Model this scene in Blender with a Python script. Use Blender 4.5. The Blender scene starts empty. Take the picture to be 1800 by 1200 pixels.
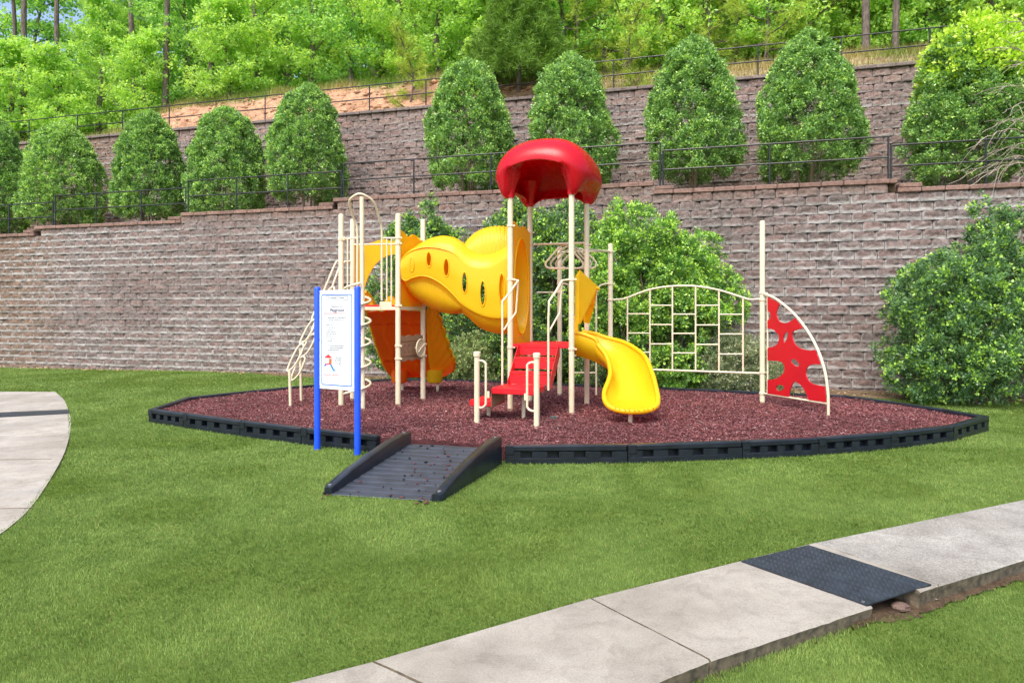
import bpy, math, random
import numpy as np
from mathutils import Vector, Matrix
from mathutils.geometry import delaunay_2d_cdt

R = math.radians
rng = np.random.RandomState(7)
random.seed(7)
scene = bpy.context.scene
COL = scene.collection

# ------------------------------------------------------------------ camera, sky, sun, exposure
F, EYE, HV = 1200.0, 1.83, 543.0          # focal length in photo pixels, eye height, horizon row
cam_d = bpy.data.cameras.new('camera')
cam = bpy.data.objects.new('camera', cam_d)
COL.objects.link(cam)
cam.location = (0, 0, EYE)
cam.rotation_euler = (R(90), 0, 0)
cam_d.sensor_width = 36
cam_d.lens = 24
cam_d.shift_y = -(600 - HV) / 1800
cam_d.clip_start = 0.05
cam_d.clip_end = 2000
scene.camera = cam

SUN_EL, SUN_AZ = R(58), R(205)             # azimuth measured clockwise from +Y: light comes from behind the camera, left
world = bpy.data.worlds.new('World')
scene.world = world
world.use_nodes = True
wn = world.node_tree
wn.nodes.clear()
sky = wn.nodes.new('ShaderNodeTexSky')
sky.sky_type = 'NISHITA'
sky.sun_disc = False
sky.sun_elevation = SUN_EL
sky.sun_rotation = SUN_AZ
sky.dust_density = 4.0
sky.air_density = 0.8
sky.ozone_density = 1.0
bg = wn.nodes.new('ShaderNodeBackground')
bg.inputs['Strength'].default_value = 0.15
wo = wn.nodes.new('ShaderNodeOutputWorld')
wn.links.new(sky.outputs[0], bg.inputs['Color'])
wn.links.new(bg.outputs[0], wo.inputs['Surface'])

sun_d = bpy.data.lights.new('sun', 'SUN')
sun_d.energy = 1.0
sun_d.angle = R(35)
sun_d.color = (1.0, 0.95, 0.87)
sun = bpy.data.objects.new('sun', sun_d)
COL.objects.link(sun)
sdir = Vector((math.sin(SUN_AZ) * math.cos(SUN_EL), math.cos(SUN_AZ) * math.cos(SUN_EL), math.sin(SUN_EL)))
sun.rotation_euler = sdir.to_track_quat('Z', 'Y').to_euler()
sun.location = (-10, -10, 30)

scene.view_settings.view_transform = 'Standard'
scene.view_settings.look = 'None'
scene.view_settings.exposure = 1.25
scene.view_settings.gamma = 1
scene.cycles.max_bounces = 8
scene.cycles.diffuse_bounces = 4
scene.cycles.transmission_bounces = 6
scene.cycles.transparent_max_bounces = 4


def P(u, v, Y):
    """world point at depth Y that shows at photo pixel (u, v)"""
    return np.array([(u - 900) / F * Y, Y, EYE - (v - HV) / F * Y])


def G(u, v, z=0.0):
    """point of the level z plane that shows at photo pixel (u, v)"""
    return P(u, v, (EYE - z) * F / (v - HV))


# ------------------------------------------------------------------ materials
MATS = {}


def base_mat(name):
    m = bpy.data.materials.new(name)
    m.use_nodes = True
    nt = m.node_tree
    b = nt.nodes['Principled BSDF']
    MATS[name] = m
    return m, nt, b


def node(nt, kind, **kw):
    n = nt.nodes.new(kind)
    for k, v in kw.items():
        if k in n.inputs.keys():
            n.inputs[k].default_value = v
        else:
            setattr(n, k, v)
    return n


def ramp(nt, fac, stops):
    r = nt.nodes.new('ShaderNodeValToRGB')
    e = r.color_ramp.elements
    while len(e) < len(stops):
        e.new(0.5)
    for i, (p, c) in enumerate(stops):
        e[i].position = p
        e[i].color = (*c, 1) if len(c) == 3 else c
    nt.links.new(fac, r.inputs['Fac'])
    return r.outputs['Color']


def mixc(nt, fac, a, b, mode='MIX'):
    m = nt.nodes.new('ShaderNodeMix')
    m.data_type = 'RGBA'
    m.blend_type = mode
    for sock, val in ((m.inputs['Factor'], fac), (m.inputs[6], a), (m.inputs[7], b)):
        if hasattr(val, 'is_linked'):
            nt.links.new(val, sock)
        elif isinstance(val, (int, float)):
            sock.default_value = val
        else:
            sock.default_value = (*val, 1)
    return m.outputs[2]


def math_n(nt, op, a, b=None, clamp=False):
    m = nt.nodes.new('ShaderNodeMath')
    m.operation = op
    m.use_clamp = clamp
    for i, val in enumerate((a, b)):
        if val is None:
            continue
        if hasattr(val, 'is_linked'):
            nt.links.new(val, m.inputs[i])
        else:
            m.inputs[i].default_value = val
    return m.outputs[0]


def noise(nt, scale, detail=4, rough=0.55, coord=None, dist=0.0):
    n = nt.nodes.new('ShaderNodeTexNoise')
    n.inputs['Scale'].default_value = scale
    n.inputs['Detail'].default_value = detail
    n.inputs['Roughness'].default_value = rough
    n.inputs['Distortion'].default_value = dist
    if coord is None:
        g = nt.nodes.new('ShaderNodeNewGeometry')
        coord = g.outputs['Position']
    nt.links.new(coord, n.inputs['Vector'])
    return n.outputs['Fac']


def bump(nt, b, height, strength=0.3, dist=0.01):
    n = nt.nodes.new('ShaderNodeBump')
    n.inputs['Strength'].default_value = strength
    n.inputs['Distance'].default_value = dist
    nt.links.new(height, n.inputs['Height'])
    nt.links.new(n.outputs['Normal'], b.inputs['Normal'])


def plain(name, color, rough=0.5, vary=0.12, vscale=3.0, metal=0.0, bstr=0.0, bscale=60, coat=0.0, spec=0.5):
    m, nt, b = base_mat(name)
    f = noise(nt, vscale, 5)
    lo = tuple(c * (1 - vary) for c in color)
    hi = tuple(min(1, c * (1 + vary)) for c in color)
    c = ramp(nt, f, [(0.3, lo), (0.7, hi)])
    nt.links.new(c, b.inputs['Base Color'])
    b.inputs['Roughness'].default_value = rough
    b.inputs['Metallic'].default_value = metal
    b.inputs['Specular IOR Level'].default_value = spec
    b.inputs['Coat Weight'].default_value = coat
    b.inputs['Coat Roughness'].default_value = 0.15
    r2 = noise(nt, vscale * 4, 4)
    rr = nt.nodes.new('ShaderNodeMapRange')
    rr.inputs[3].default_value = max(0.02, rough - 0.1)
    rr.inputs[4].default_value = min(1, rough + 0.12)
    nt.links.new(r2, rr.inputs[0])
    nt.links.new(rr.outputs[0], b.inputs['Roughness'])
    if bstr:
        bump(nt, b, noise(nt, bscale, 5), bstr, 0.01)
    return m


def leaf_mat(name, rough=0.45, trans=0.3, spec=0.4):
    """leaf colour comes from the leaf itself (attribute 'col'); some light passes through"""
    m, nt, b = base_mat(name)
    a = node(nt, 'ShaderNodeAttribute', attribute_name='col')
    nt.links.new(a.outputs['Color'], b.inputs['Base Color'])
    b.inputs['Roughness'].default_value = rough
    b.inputs['Specular IOR Level'].default_value = spec
    t = nt.nodes.new('ShaderNodeBsdfTranslucent')
    tc = mixc(nt, 1.0, a.outputs['Color'], (1.35, 1.25, 0.5), 'MULTIPLY')
    nt.links.new(tc, t.inputs['Color'])
    mx = nt.nodes.new('ShaderNodeMixShader')
    mx.inputs[0].default_value = trans
    nt.links.new(b.outputs[0], mx.inputs[1])
    nt.links.new(t.outputs[0], mx.inputs[2])
    nt.links.new(mx.outputs[0], nt.nodes['Material Output'].inputs['Surface'])
    return m


def plastic_mat(name, color, through, trans=0.35, rough=0.32):
    """thin rotomoulded plastic: reflects its colour and lets a deeper colour through"""
    m, nt, b = base_mat(name)
    f = noise(nt, 2.2, 5)
    c = ramp(nt, f, [(0.3, tuple(x * 0.93 for x in color)), (0.7, color)])
    nt.links.new(c, b.inputs['Base Color'])
    r2 = noise(nt, 14, 5)
    rr = nt.nodes.new('ShaderNodeMapRange')
    rr.inputs[3].default_value = rough - 0.08
    rr.inputs[4].default_value = rough + 0.14
    nt.links.new(r2, rr.inputs[0])
    nt.links.new(rr.outputs[0], b.inputs['Roughness'])
    b.inputs['Specular IOR Level'].default_value = 0.45
    bump(nt, b, noise(nt, 160, 3), 0.06, 0.004)
    t = node(nt, 'ShaderNodeBsdfTranslucent')
    t.inputs['Color'].default_value = (*through, 1)
    mx = nt.nodes.new('ShaderNodeMixShader')
    mx.inputs[0].default_value = trans
    nt.links.new(b.outputs[0], mx.inputs[1])
    nt.links.new(t.outputs[0], mx.inputs[2])
    nt.links.new(mx.outputs[0], nt.nodes['Material Output'].inputs['Surface'])
    return m


M_LEAF = leaf_mat('holly_leaf', 0.30, 0.25, 0.6)
M_TREELEAF = leaf_mat('tree_leaf', 0.5, 0.5, 0.3)
M_NEEDLE = leaf_mat('pine_needle', 0.5, 0.25, 0.3)
M_GRASS = leaf_mat('grass_blade', 0.55, 0.3, 0.25)
M_YELLOW = plastic_mat('yellow_plastic', (0.95, 0.78, 0.016), (1.0, 0.19, 0.002), 0.44, 0.30)
M_YELLOW_SHADED = plastic_mat('yellow_plastic_shaded', (1.0, 0.22, 0.010), (1.0, 0.14, 0.002), 0.35, 0.36)  # yellow plastic seen from below: its orange shade is put into the colour
M_RED = plastic_mat('red_plastic', (0.64, 0.005, 0.018), (0.95, 0.006, 0.02), 0.26, 0.24)
M_REDMETAL = plain('red_coated_metal', (0.72, 0.012, 0.022), 0.38, 0.08, 5)
M_REDPANEL = plain('red_panel', (0.62, 0.008, 0.018), 0.42, 0.06, 3)
M_BEIGE = plain('beige_paint', (0.76, 0.67, 0.47), 0.4, 0.06, 4)
M_BEIGEPANEL = plain('beige_panel', (0.40, 0.25, 0.15), 0.5, 0.06, 4)
M_MAROON = plain('maroon_groove', (0.18, 0.03, 0.03), 0.5, 0.05, 4)
M_BLUE = plain('blue_paint', (0.012, 0.085, 0.78), 0.35, 0.1, 6)
M_BLACKPLASTIC = plain('black_border_plastic', (0.011, 0.015, 0.023), 0.32, 0.35, 6, bstr=0.12, bscale=45)
M_RAMPDECK = plain('ramp_plastic', (0.034, 0.042, 0.058), 0.5, 0.3, 5, bstr=0.1, bscale=60)
M_RUBBER = plain('rubber_mat', (0.024, 0.031, 0.044), 0.4, 0.35, 9, bstr=0.2, bscale=80)
M_FENCE = plain('black_rail_paint', (0.012, 0.014, 0.017), 0.4, 0.3, 8)
M_STEEL = plain('bolt_steel', (0.45, 0.45, 0.46), 0.35, 0.1, 30, metal=0.9)
M_SIGNWHITE = plain('sign_white', (0.80, 0.84, 0.87), 0.35, 0.02, 3)
M_SIGNBLUE = plain('sign_blue', (0.02, 0.14, 0.55), 0.4, 0.03, 3)
M_INKGREY = plain('sign_grey_ink', (0.12, 0.12, 0.18), 0.5, 0.03, 3)
M_INKLIGHT = plain('sign_pale_ink', (0.24, 0.26, 0.29), 0.5, 0.03, 3)
M_INKRED = plain('sign_red_ink', (0.65, 0.04, 0.05), 0.5, 0.03, 3)
M_INKBLUE = plain('sign_picture_blue', (0.02, 0.22, 0.75), 0.5, 0.03, 3)
M_INKDARKBLUE = plain('sign_picture_dark_blue', (0.05, 0.04, 0.55), 0.5, 0.03, 3)
M_INKORANGE = plain('sign_picture_orange', (0.85, 0.13, 0.03), 0.5, 0.03, 3)
M_ROCK = plain('rock', (0.13, 0.085, 0.065), 0.8, 0.35, 9, bstr=0.5, bscale=25)
M_ROCKDARK = plain('dark_rock', (0.06, 0.075, 0.07), 0.8, 0.35, 20, bstr=0.4, bscale=40)
M_TWIG = plain('bare_twig', (0.36, 0.30, 0.24), 0.8, 0.2, 10)


def bark(name, a, b_):
    m, nt, b = base_mat(name)
    g = nt.nodes.new('ShaderNodeNewGeometry')
    mp = nt.nodes.new('ShaderNodeMapping')
    mp.inputs['Scale'].default_value = (9, 9, 2.2)
    nt.links.new(g.outputs['Position'], mp.inputs['Vector'])
    f = noise(nt, 2.0, 6, 0.65, mp.outputs[0], 0.6)
    nt.links.new(ramp(nt, f, [(0.3, a), (0.7, b_)]), b.inputs['Base Color'])
    b.inputs['Roughness'].default_value = 0.9
    bump(nt, b, f, 0.8, 0.04)
    return m


M_BARK = bark('grey_bark', (0.07, 0.055, 0.045), (0.26, 0.22, 0.18))
M_PINEBARK = bark('pine_bark', (0.055, 0.04, 0.035), (0.24, 0.19, 0.16))
M_STEM = bark('shrub_stem', (0.12, 0.09, 0.06), (0.30, 0.24, 0.17))


def block_mat():
    m, nt, b = base_mat('split_face_block')
    a = node(nt, 'ShaderNodeAttribute', attribute_name='col')
    e = node(nt, 'ShaderNodeAttribute', attribute_name='eff')
    uv = node(nt, 'ShaderNodeUVMap', uv_map='blk')
    sp = nt.nodes.new('ShaderNodeSeparateXYZ')
    nt.links.new(uv.outputs[0], sp.inputs[0])
    n1 = noise(nt, 11, 7, 0.65)
    n2 = noise(nt, 45, 6, 0.7)
    n3 = noise(nt, 1.1, 3)
    base = mixc(nt, 1.0, a.outputs['Color'], ramp(nt, n1, [(0.28, (0.5, 0.46, 0.44)), (0.5, (1, 1, 1)), (0.75, (1.35, 1.3, 1.26))]), 'MULTIPLY')
    base = mixc(nt, 0.75, base, ramp(nt, n2, [(0.3, (0.55, 0.54, 0.53)), (0.62, (1.2, 1.2, 1.2))]), 'MULTIPLY')
    base = mixc(nt, 0.6, base, ramp(nt, n3, [(0.35, (0.85, 0.83, 0.82)), (0.65, (1.1, 1.1, 1.1))]), 'MULTIPLY')
    # mineral bloom along the lower edge and the ends of the blocks
    lx, lz = sp.outputs[0], sp.outputs[1]
    ex = math_n(nt, 'ABSOLUTE', math_n(nt, 'SUBTRACT', lx, 0.5))
    ex = math_n(nt, 'MULTIPLY', math_n(nt, 'SUBTRACT', ex, 0.40), 9.0, True)
    ez = math_n(nt, 'MULTIPLY', math_n(nt, 'SUBTRACT', 0.46, lz), 3.4, True)
    edge = math_n(nt, 'MAXIMUM', ex, ez)
    nb = noise(nt, 6.5, 5, 0.6)
    k = math_n(nt, 'MULTIPLY', math_n(nt, 'ADD', math_n(nt, 'MULTIPLY', edge, 1.25), math_n(nt, 'MULTIPLY', math_n(nt, 'SUBTRACT', nb, 0.54), 2.6)), e.outputs['Fac'], True)
    col = mixc(nt, k, base, (0.46, 0.435, 0.415))
    nt.links.new(col, b.inputs['Base Color'])
    b.inputs['Roughness'].default_value = 0.9
    b.inputs['Specular IOR Level'].default_value = 0.2
    hgt = math_n(nt, 'ADD', n1, math_n(nt, 'MULTIPLY', n2, 0.35))
    bump(nt, b, hgt, 0.9, 0.05)
    return m


M_BLOCK = block_mat()


def cap_mat():
    m, nt, b = base_mat('cap_stone')
    a = node(nt, 'ShaderNodeAttribute', attribute_name='col')
    n1 = noise(nt, 14, 6, 0.65)
    c = mixc(nt, 1.0, a.outputs['Color'], ramp(nt, n1, [(0.3, (0.6, 0.58, 0.56)), (0.7, (1.2, 1.2, 1.2))]), 'MULTIPLY')
    nt.links.new(c, b.inputs['Base Color'])
    b.inputs['Roughness'].default_value = 0.9
    bump(nt, b, n1, 0.6, 0.02)
    return m


M_CAP = cap_mat()


def ground_mat(name, stops, scale, bstr=0.5, fine=60, fine_amt=0.5):
    m, nt, b = base_mat(name)
    f = noise(nt, scale, 6, 0.6)
    f2 = noise(nt, fine, 5, 0.65)
    c = ramp(nt, f, stops)
    c = mixc(nt, fine_amt, c, ramp(nt, f2, [(0.3, (0.55, 0.55, 0.55)), (0.7, (1.35, 1.35, 1.35))]), 'MULTIPLY')
    nt.links.new(c, b.inputs['Base Color'])
    b.inputs['Roughness'].default_value = 0.95
    b.inputs['Specular IOR Level'].default_value = 0.15
    bump(nt, b, f2, bstr, 0.02)
    return m


M_LAWN = ground_mat('lawn_soil', [(0.3, (0.08, 0.14, 0.025)), (0.7, (0.13, 0.19, 0.04))], 1.5)
M_MULCHBASE = ground_mat('mulch_base', [(0.3, (0.05, 0.018, 0.02)), (0.7, (0.12, 0.04, 0.043))], 8, 0.9, 55, 0.7)
M_SOIL = ground_mat('bed_soil', [(0.3, (0.10, 0.07, 0.045)), (0.7, (0.24, 0.17, 0.11))], 3)
M_SOILDARK = ground_mat('dark_soil', [(0.3, (0.045, 0.03, 0.02)), (0.7, (0.13, 0.09, 0.055))], 9, 0.9, 40, 0.8)
M_FOREST = ground_mat('forest_floor', [(0.3, (0.07, 0.09, 0.03)), (0.7, (0.22, 0.19, 0.10))], 1.2)


def bank_mat():
    m, nt, b = base_mat('hillside_earth')
    a = node(nt, 'ShaderNodeAttribute', attribute_name='col')
    f = noise(nt, 2.6, 8, 0.68, None, 1.2)
    f2 = noise(nt, 16, 6, 0.7)
    c = mixc(nt, 1.0, a.outputs['Color'], ramp(nt, f, [(0.34, (0.62, 0.45, 0.38)), (0.5, (1, 1, 1)), (0.66, (1.25, 1.28, 1.25))]), 'MULTIPLY')
    c = mixc(nt, 0.7, c, ramp(nt, f2, [(0.3, (0.65, 0.62, 0.6)), (0.65, (1.2, 1.2, 1.2))]), 'MULTIPLY')
    nt.links.new(c, b.inputs['Base Color'])
    b.inputs['Roughness'].default_value = 0.95
    bump(nt, b, math_n(nt, 'ADD', f, math_n(nt, 'MULTIPLY', f2, 0.3)), 1.0, 0.25)
    return m


M_BANK = bank_mat()


def concrete(name, lo, hi, agg=False, seam=False):
    m, nt, b = base_mat(name)
    f = noise(nt, 2.4, 7, 0.62)
    f2 = noise(nt, 90, 5, 0.6)
    f3 = noise(nt, 0.9, 3, 0.5)
    c = ramp(nt, f, [(0.3, lo), (0.68, hi)])
    c = mixc(nt, 0.3 if not agg else 0.6, c, ramp(nt, f2, [(0.38, (0.45, 0.46, 0.48)), (0.6, (1.2, 1.2, 1.2))]), 'MULTIPLY')
    c = mixc(nt, 0.8, c, ramp(nt, f3, [(0.34, (0.78, 0.755, 0.71)), (0.62, (1.08, 1.08, 1.07))]), 'MULTIPLY')
    f4 = noise(nt, 5.5, 8, 0.7, None, 0.8)
    c = mixc(nt, 0.55, c, ramp(nt, f4, [(0.36, (0.70, 0.69, 0.68)), (0.5, (1.0, 1.0, 1.0)), (0.66, (1.08, 1.08, 1.08))]), 'MULTIPLY')
    f5 = noise(nt, 300, 2, 0.5)
    c = mixc(nt, ramp(nt, f5, [(0.70, (0, 0, 0)), (0.76, (0.55, 0.55, 0.55))]), c, (0.12, 0.11, 0.10))
    # old dark and rusty spots
    sp = noise(nt, 7, 3, 0.5)
    c = mixc(nt, ramp(nt, sp, [(0.68, (0, 0, 0)), (0.8, (0.6, 0.6, 0.6))]), c, (0.30, 0.25, 0.19))
    # the sides carry earth stains up from the soil
    g = nt.nodes.new('ShaderNodeNewGeometry')
    s = nt.nodes.new('ShaderNodeSeparateXYZ')
    nt.links.new(g.outputs['True Normal'], s.inputs[0])
    side = math_n(nt, 'LESS_THAN', s.outputs[2], 0.5)
    c = mixc(nt, math_n(nt, 'MULTIPLY', side, 0.85), c, ramp(nt, noise(nt, 18, 6), [(0.35, (0.05, 0.04, 0.025)), (0.7, (0.24, 0.19, 0.12))]))
    nt.links.new(c, b.inputs['Base Color'])
    b.inputs['Roughness'].default_value = 0.85
    b.inputs['Specular IOR Level'].default_value = 0.25
    bump(nt, b, f2, 0.25 if not agg else 0.9, 0.004 if not agg else 0.012)
    return m


M_CONC = concrete('sidewalk_concrete', (0.28, 0.26, 0.225), (0.38, 0.357, 0.31))
M_CONC2 = concrete('brushed_concrete', (0.28, 0.27, 0.242), (0.40, 0.386, 0.35), True)


def attr_mat(name, rough=0.8, spec=0.3):
    m, nt, b = base_mat(name)
    a = node(nt, 'ShaderNodeAttribute', attribute_name='col')
    nt.links.new(a.outputs['Color'], b.inputs['Base Color'])
    b.inputs['Roughness'].default_value = rough
    b.inputs['Specular IOR Level'].default_value = spec
    return m


M_CHIP = attr_mat('mulch_chip', 0.7, 0.3)
M_CRUMB = attr_mat('loose_crumb', 0.8, 0.3)

# ------------------------------------------------------------------ object helpers
ORIGIN = {}


def tag(o, label=None, cat=None, group=None, kind=None):
    if label:
        o['label'] = label
    if cat:
        o['category'] = cat
    if group:
        o['group'] = group
    if kind:
        o['kind'] = kind
    return o


def thing(name, loc, label, cat, group=None):
    o = bpy.data.objects.new(name, None)
    COL.objects.link(o)
    o.location = tuple(loc)
    o.empty_display_size = 0.2
    ORIGIN[o.name] = np.array(loc, float)
    return tag(o, label, cat, group)


def link_mesh(name, me, material, parent=None, loc=None):
    o = bpy.data.objects.new(name, me)
    COL.objects.link(o)
    if material is not None:
        me.materials.append(material)
    if parent is not None:
        o.parent = parent
        ORIGIN[o.name] = ORIGIN.get(parent.name, np.zeros(3))
    else:
        ORIGIN[o.name] = np.array(loc if loc is not None else (0, 0, 0), float)
        if loc is not None:
            o.location = tuple(loc)
    return o


def np_mesh(name, V, Fq, material, parent=None, loc=None, col=None, smooth=False, fattr=None, uv=None, mats=None, fmat=None, local=False):
    """V (n,3) world points, Fq (m,k) faces all of k corners"""
    V = np.asarray(V, float).copy()
    Fq = np.asarray(Fq, np.int64)
    if not local:
        if parent is not None:
            V = V - ORIGIN.get(parent.name, np.zeros(3))
        elif loc is not None:
            V = V - np.array(loc, float)
    me = bpy.data.meshes.new(name)
    n, (m, k) = len(V), Fq.shape
    me.vertices.add(n)
    me.vertices.foreach_set('co', V.astype(np.float32).ravel())
    me.loops.add(m * k)
    me.loops.foreach_set('vertex_index', Fq.astype(np.int32).ravel())
    me.polygons.add(m)
    me.polygons.foreach_set('loop_start', (np.arange(m) * k).astype(np.int32))
    me.polygons.foreach_set('loop_total', np.full(m, k, np.int32))
    if smooth:
        me.polygons.foreach_set('use_smooth', np.ones(m, bool))
    if fmat is not None:
        me.polygons.foreach_set('material_index', np.asarray(fmat, np.int32))
    me.update(calc_edges=True)
    if col is not None:
        a = me.attributes.new('col', 'FLOAT_COLOR', 'POINT')
        c = np.ones((n, 4), np.float32)
        c[:, :3] = col
        a.data.foreach_set('color', c.ravel())
    if fattr is not None:
        for kx, vals in fattr.items():
            a = me.attributes.new(kx, 'FLOAT', 'POINT')
            a.data.foreach_set('value', np.asarray(vals, np.float32))
    if uv is not None:
        l = me.uv_layers.new(name='blk')
        l.data.foreach_set('uv', np.asarray(uv, np.float32)[Fq.ravel()].ravel())
    o = link_mesh(name, me, material, parent, loc)
    if mats:
        for mm in mats:
            me.materials.append(mm)
    return o


def cr(pts, n=8, closed=False):
    """Catmull-Rom through pts"""
    p = np.asarray(pts, float)
    m = len(p)
    out = []
    segs = m if closed else m - 1
    for i in range(segs):
        if closed:
            a, b, c, d = p[(i - 1) % m], p[i], p[(i + 1) % m], p[(i + 2) % m]
        else:
            b, c = p[i], p[i + 1]
            a = p[i - 1] if i > 0 else 2 * b - c
            d = p[i + 2] if i + 2 < m else 2 * c - b
        for j in range(n):
            t = j / n
            out.append(0.5 * ((2 * b) + (-a + c) * t + (2 * a - 5 * b + 4 * c - d) * t * t + (-a + 3 * b - 3 * c + d) * t ** 3))
    if not closed:
        out.append(p[-1])
    return np.array(out)


class MB:
    def __init__(self):
        self.v, self.f = [], []

    def add(self, V, Fs):
        o = len(self.v)
        self.v += [tuple(map(float, x)) for x in V]
        self.f += [tuple(int(i) + o for i in f) for f in Fs]
        return self

    def hexa(self, c8):
        """eight corners: bottom ring 0-3, top ring 4-7"""
        return self.add(c8, [(3, 2, 1, 0), (4, 5, 6, 7), (0, 1, 5, 4), (1, 2, 6, 5), (2, 3, 7, 6), (3, 0, 4, 7)])

    def obox(self, c, ax, ay, az):
        """box with centre c and half-axis vectors"""
        c, ax, ay, az = (np.asarray(q, float) for q in (c, ax, ay, az))
        return self.hexa([c - ax - ay - az, c + ax - ay - az, c + ax + ay - az, c - ax + ay - az,
                          c - ax - ay + az, c + ax - ay + az, c + ax + ay + az, c - ax + ay + az])

    def bbox(self, c, ax, ay, az, bev):
        """box with its edges along az chamfered and top and bottom chamfered"""
        c, ax, ay, az = (np.asarray(q, float) for q in (c, ax, ay, az))
        lx, ly, lz = (np.linalg.norm(q) for q in (ax, ay, az))
        ux, uy, uz = ax / lx, ay / ly, az / lz
        rings = []
        for z, ins in ((-lz, bev), (-lz + bev, 0), (lz - bev, 0), (lz, bev)):
            x, y = lx - ins, ly - ins
            b2 = bev
            ring = [(-x + b2, -y), (x - b2, -y), (x, -y + b2), (x, y - b2), (x - b2, y), (-x + b2, y), (-x, y - b2), (-x, -y + b2)]
            rings.append([c + ux * p + uy * q + uz * z for p, q in ring])
        V = [q for r in rings for q in r]
        Fs = [tuple(range(7, -1, -1)), tuple(range(24, 32))]
        for k in range(3):
            for i in range(8):
                j = (i + 1) % 8
                Fs.append((k * 8 + i, k * 8 + j, k * 8 + 8 + j, k * 8 + 8 + i))
        return self.add(V, Fs)

    def tube(self, pts, r, n=10, closed=False, cap=True):
        p = np.asarray(pts, float)
        m = len(p)
        rr = np.full(m, r, float) if np.isscalar(r) else np.asarray(r, float)
        T = np.zeros_like(p)
        for i in range(m):
            if closed:
                T[i] = p[(i + 1) % m] - p[i - 1]
            else:
                T[i] = p[min(i + 1, m - 1)] - p[max(i - 1, 0)]
            T[i] /= max(1e-9, np.linalg.norm(T[i]))
        up = np.array([0, 0, 1.0]) if abs(T[0][2]) < 0.9 else np.array([1.0, 0, 0])
        N = np.cross(T[0], up)
        N /= np.linalg.norm(N)
        V = []
        for i in range(m):
            N = N - T[i] * np.dot(N, T[i])
            N /= max(1e-9, np.linalg.norm(N))
            B = np.cross(T[i], N)
            for k in range(n):
                a = 2 * math.pi * k / n
                V.append(p[i] + rr[i] * (math.cos(a) * N + math.sin(a) * B))
        Fs = []
        for i in range(m if closed else m - 1):
            j = (i + 1) % m
            for k in range(n):
                l = (k + 1) % n
                Fs.append((i * n + k, i * n + l, j * n + l, j * n + k))
        if cap and not closed:
            Fs.append(tuple(range(n - 1, -1, -1)))
            Fs.append(tuple((m - 1) * n + k for k in range(n)))
        return self.add(V, Fs)

    def lathe(self, c, prof, n=20, axis='z'):
        """prof: list of (radius, height) along the axis"""
        V, Fs = [], []
        for (r, h) in prof:
            for k in range(n):
                a = 2 * math.pi * k / n
                q = (r * math.cos(a), r * math.sin(a), h)
                V.append((c[0] + q[0], c[1] + q[1], c[2] + q[2]))
        for i in range(len(prof) - 1):
            for k in range(n):
                l = (k + 1) % n
                Fs.append((i * n + k, i * n + l, (i + 1) * n + l, (i + 1) * n + k))
        Fs.append(tuple(range(n - 1, -1, -1)))
        Fs.append(tuple((len(prof) - 1) * n + k for k in range(n)))
        return self.add(V, Fs)

    def plate(self, front, off):
        """prism from a planar-ish polygon and an offset vector"""
        m = len(front)
        a = [np.asarray(q, float) for q in front]
        b = [q + np.asarray(off, float) for q in a]
        Fs = [tuple(range(m)), tuple(range(2 * m - 1, m - 1, -1))]
        for i in range(m):
            j = (i + 1) % m
            Fs.append((i, i + m, j + m, j))
        return self.add(a + b, Fs)

    def grid(self, Pg, closed_j=False, keep=None):
        """Pg (a,b,3)"""
        a, b = Pg.shape[:2]
        Fs = []
        for i in range(a - 1):
            for j in range(b if closed_j else b - 1):
                if keep is not None and not keep[i, j]:
                    continue
                k = (j + 1) % b
                Fs.append((i * b + j, i * b + k, (i + 1) * b + k, (i + 1) * b + j))
        return self.add(Pg.reshape(-1, 3), Fs)

    def build(self, name, material, parent=None, loc=None, smooth=True, ang=40):
        V = np.array(self.v, float)
        if parent is not None:
            V = V - ORIGIN.get(parent.name, np.zeros(3))
        elif loc is not None:
            V = V - np.array(loc, float)
        me = bpy.data.meshes.new(name)
        me.from_pydata(V.tolist(), [], self.f)
        if smooth:
            me.polygons.foreach_set('use_smooth', np.ones(len(me.polygons), bool))
            me.set_sharp_from_angle(angle=R(ang))
        me.update()
        return link_mesh(name, me, material, parent, loc)


def copy_thing(o):
    c = o.copy()
    COL.objects.link(c)
    for ch in o.children:
        d = ch.copy()
        COL.objects.link(d)
        d.parent = c
        for g in ch.children:
            e = g.copy()
            COL.objects.link(e)
            e.parent = d
    return c


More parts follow.
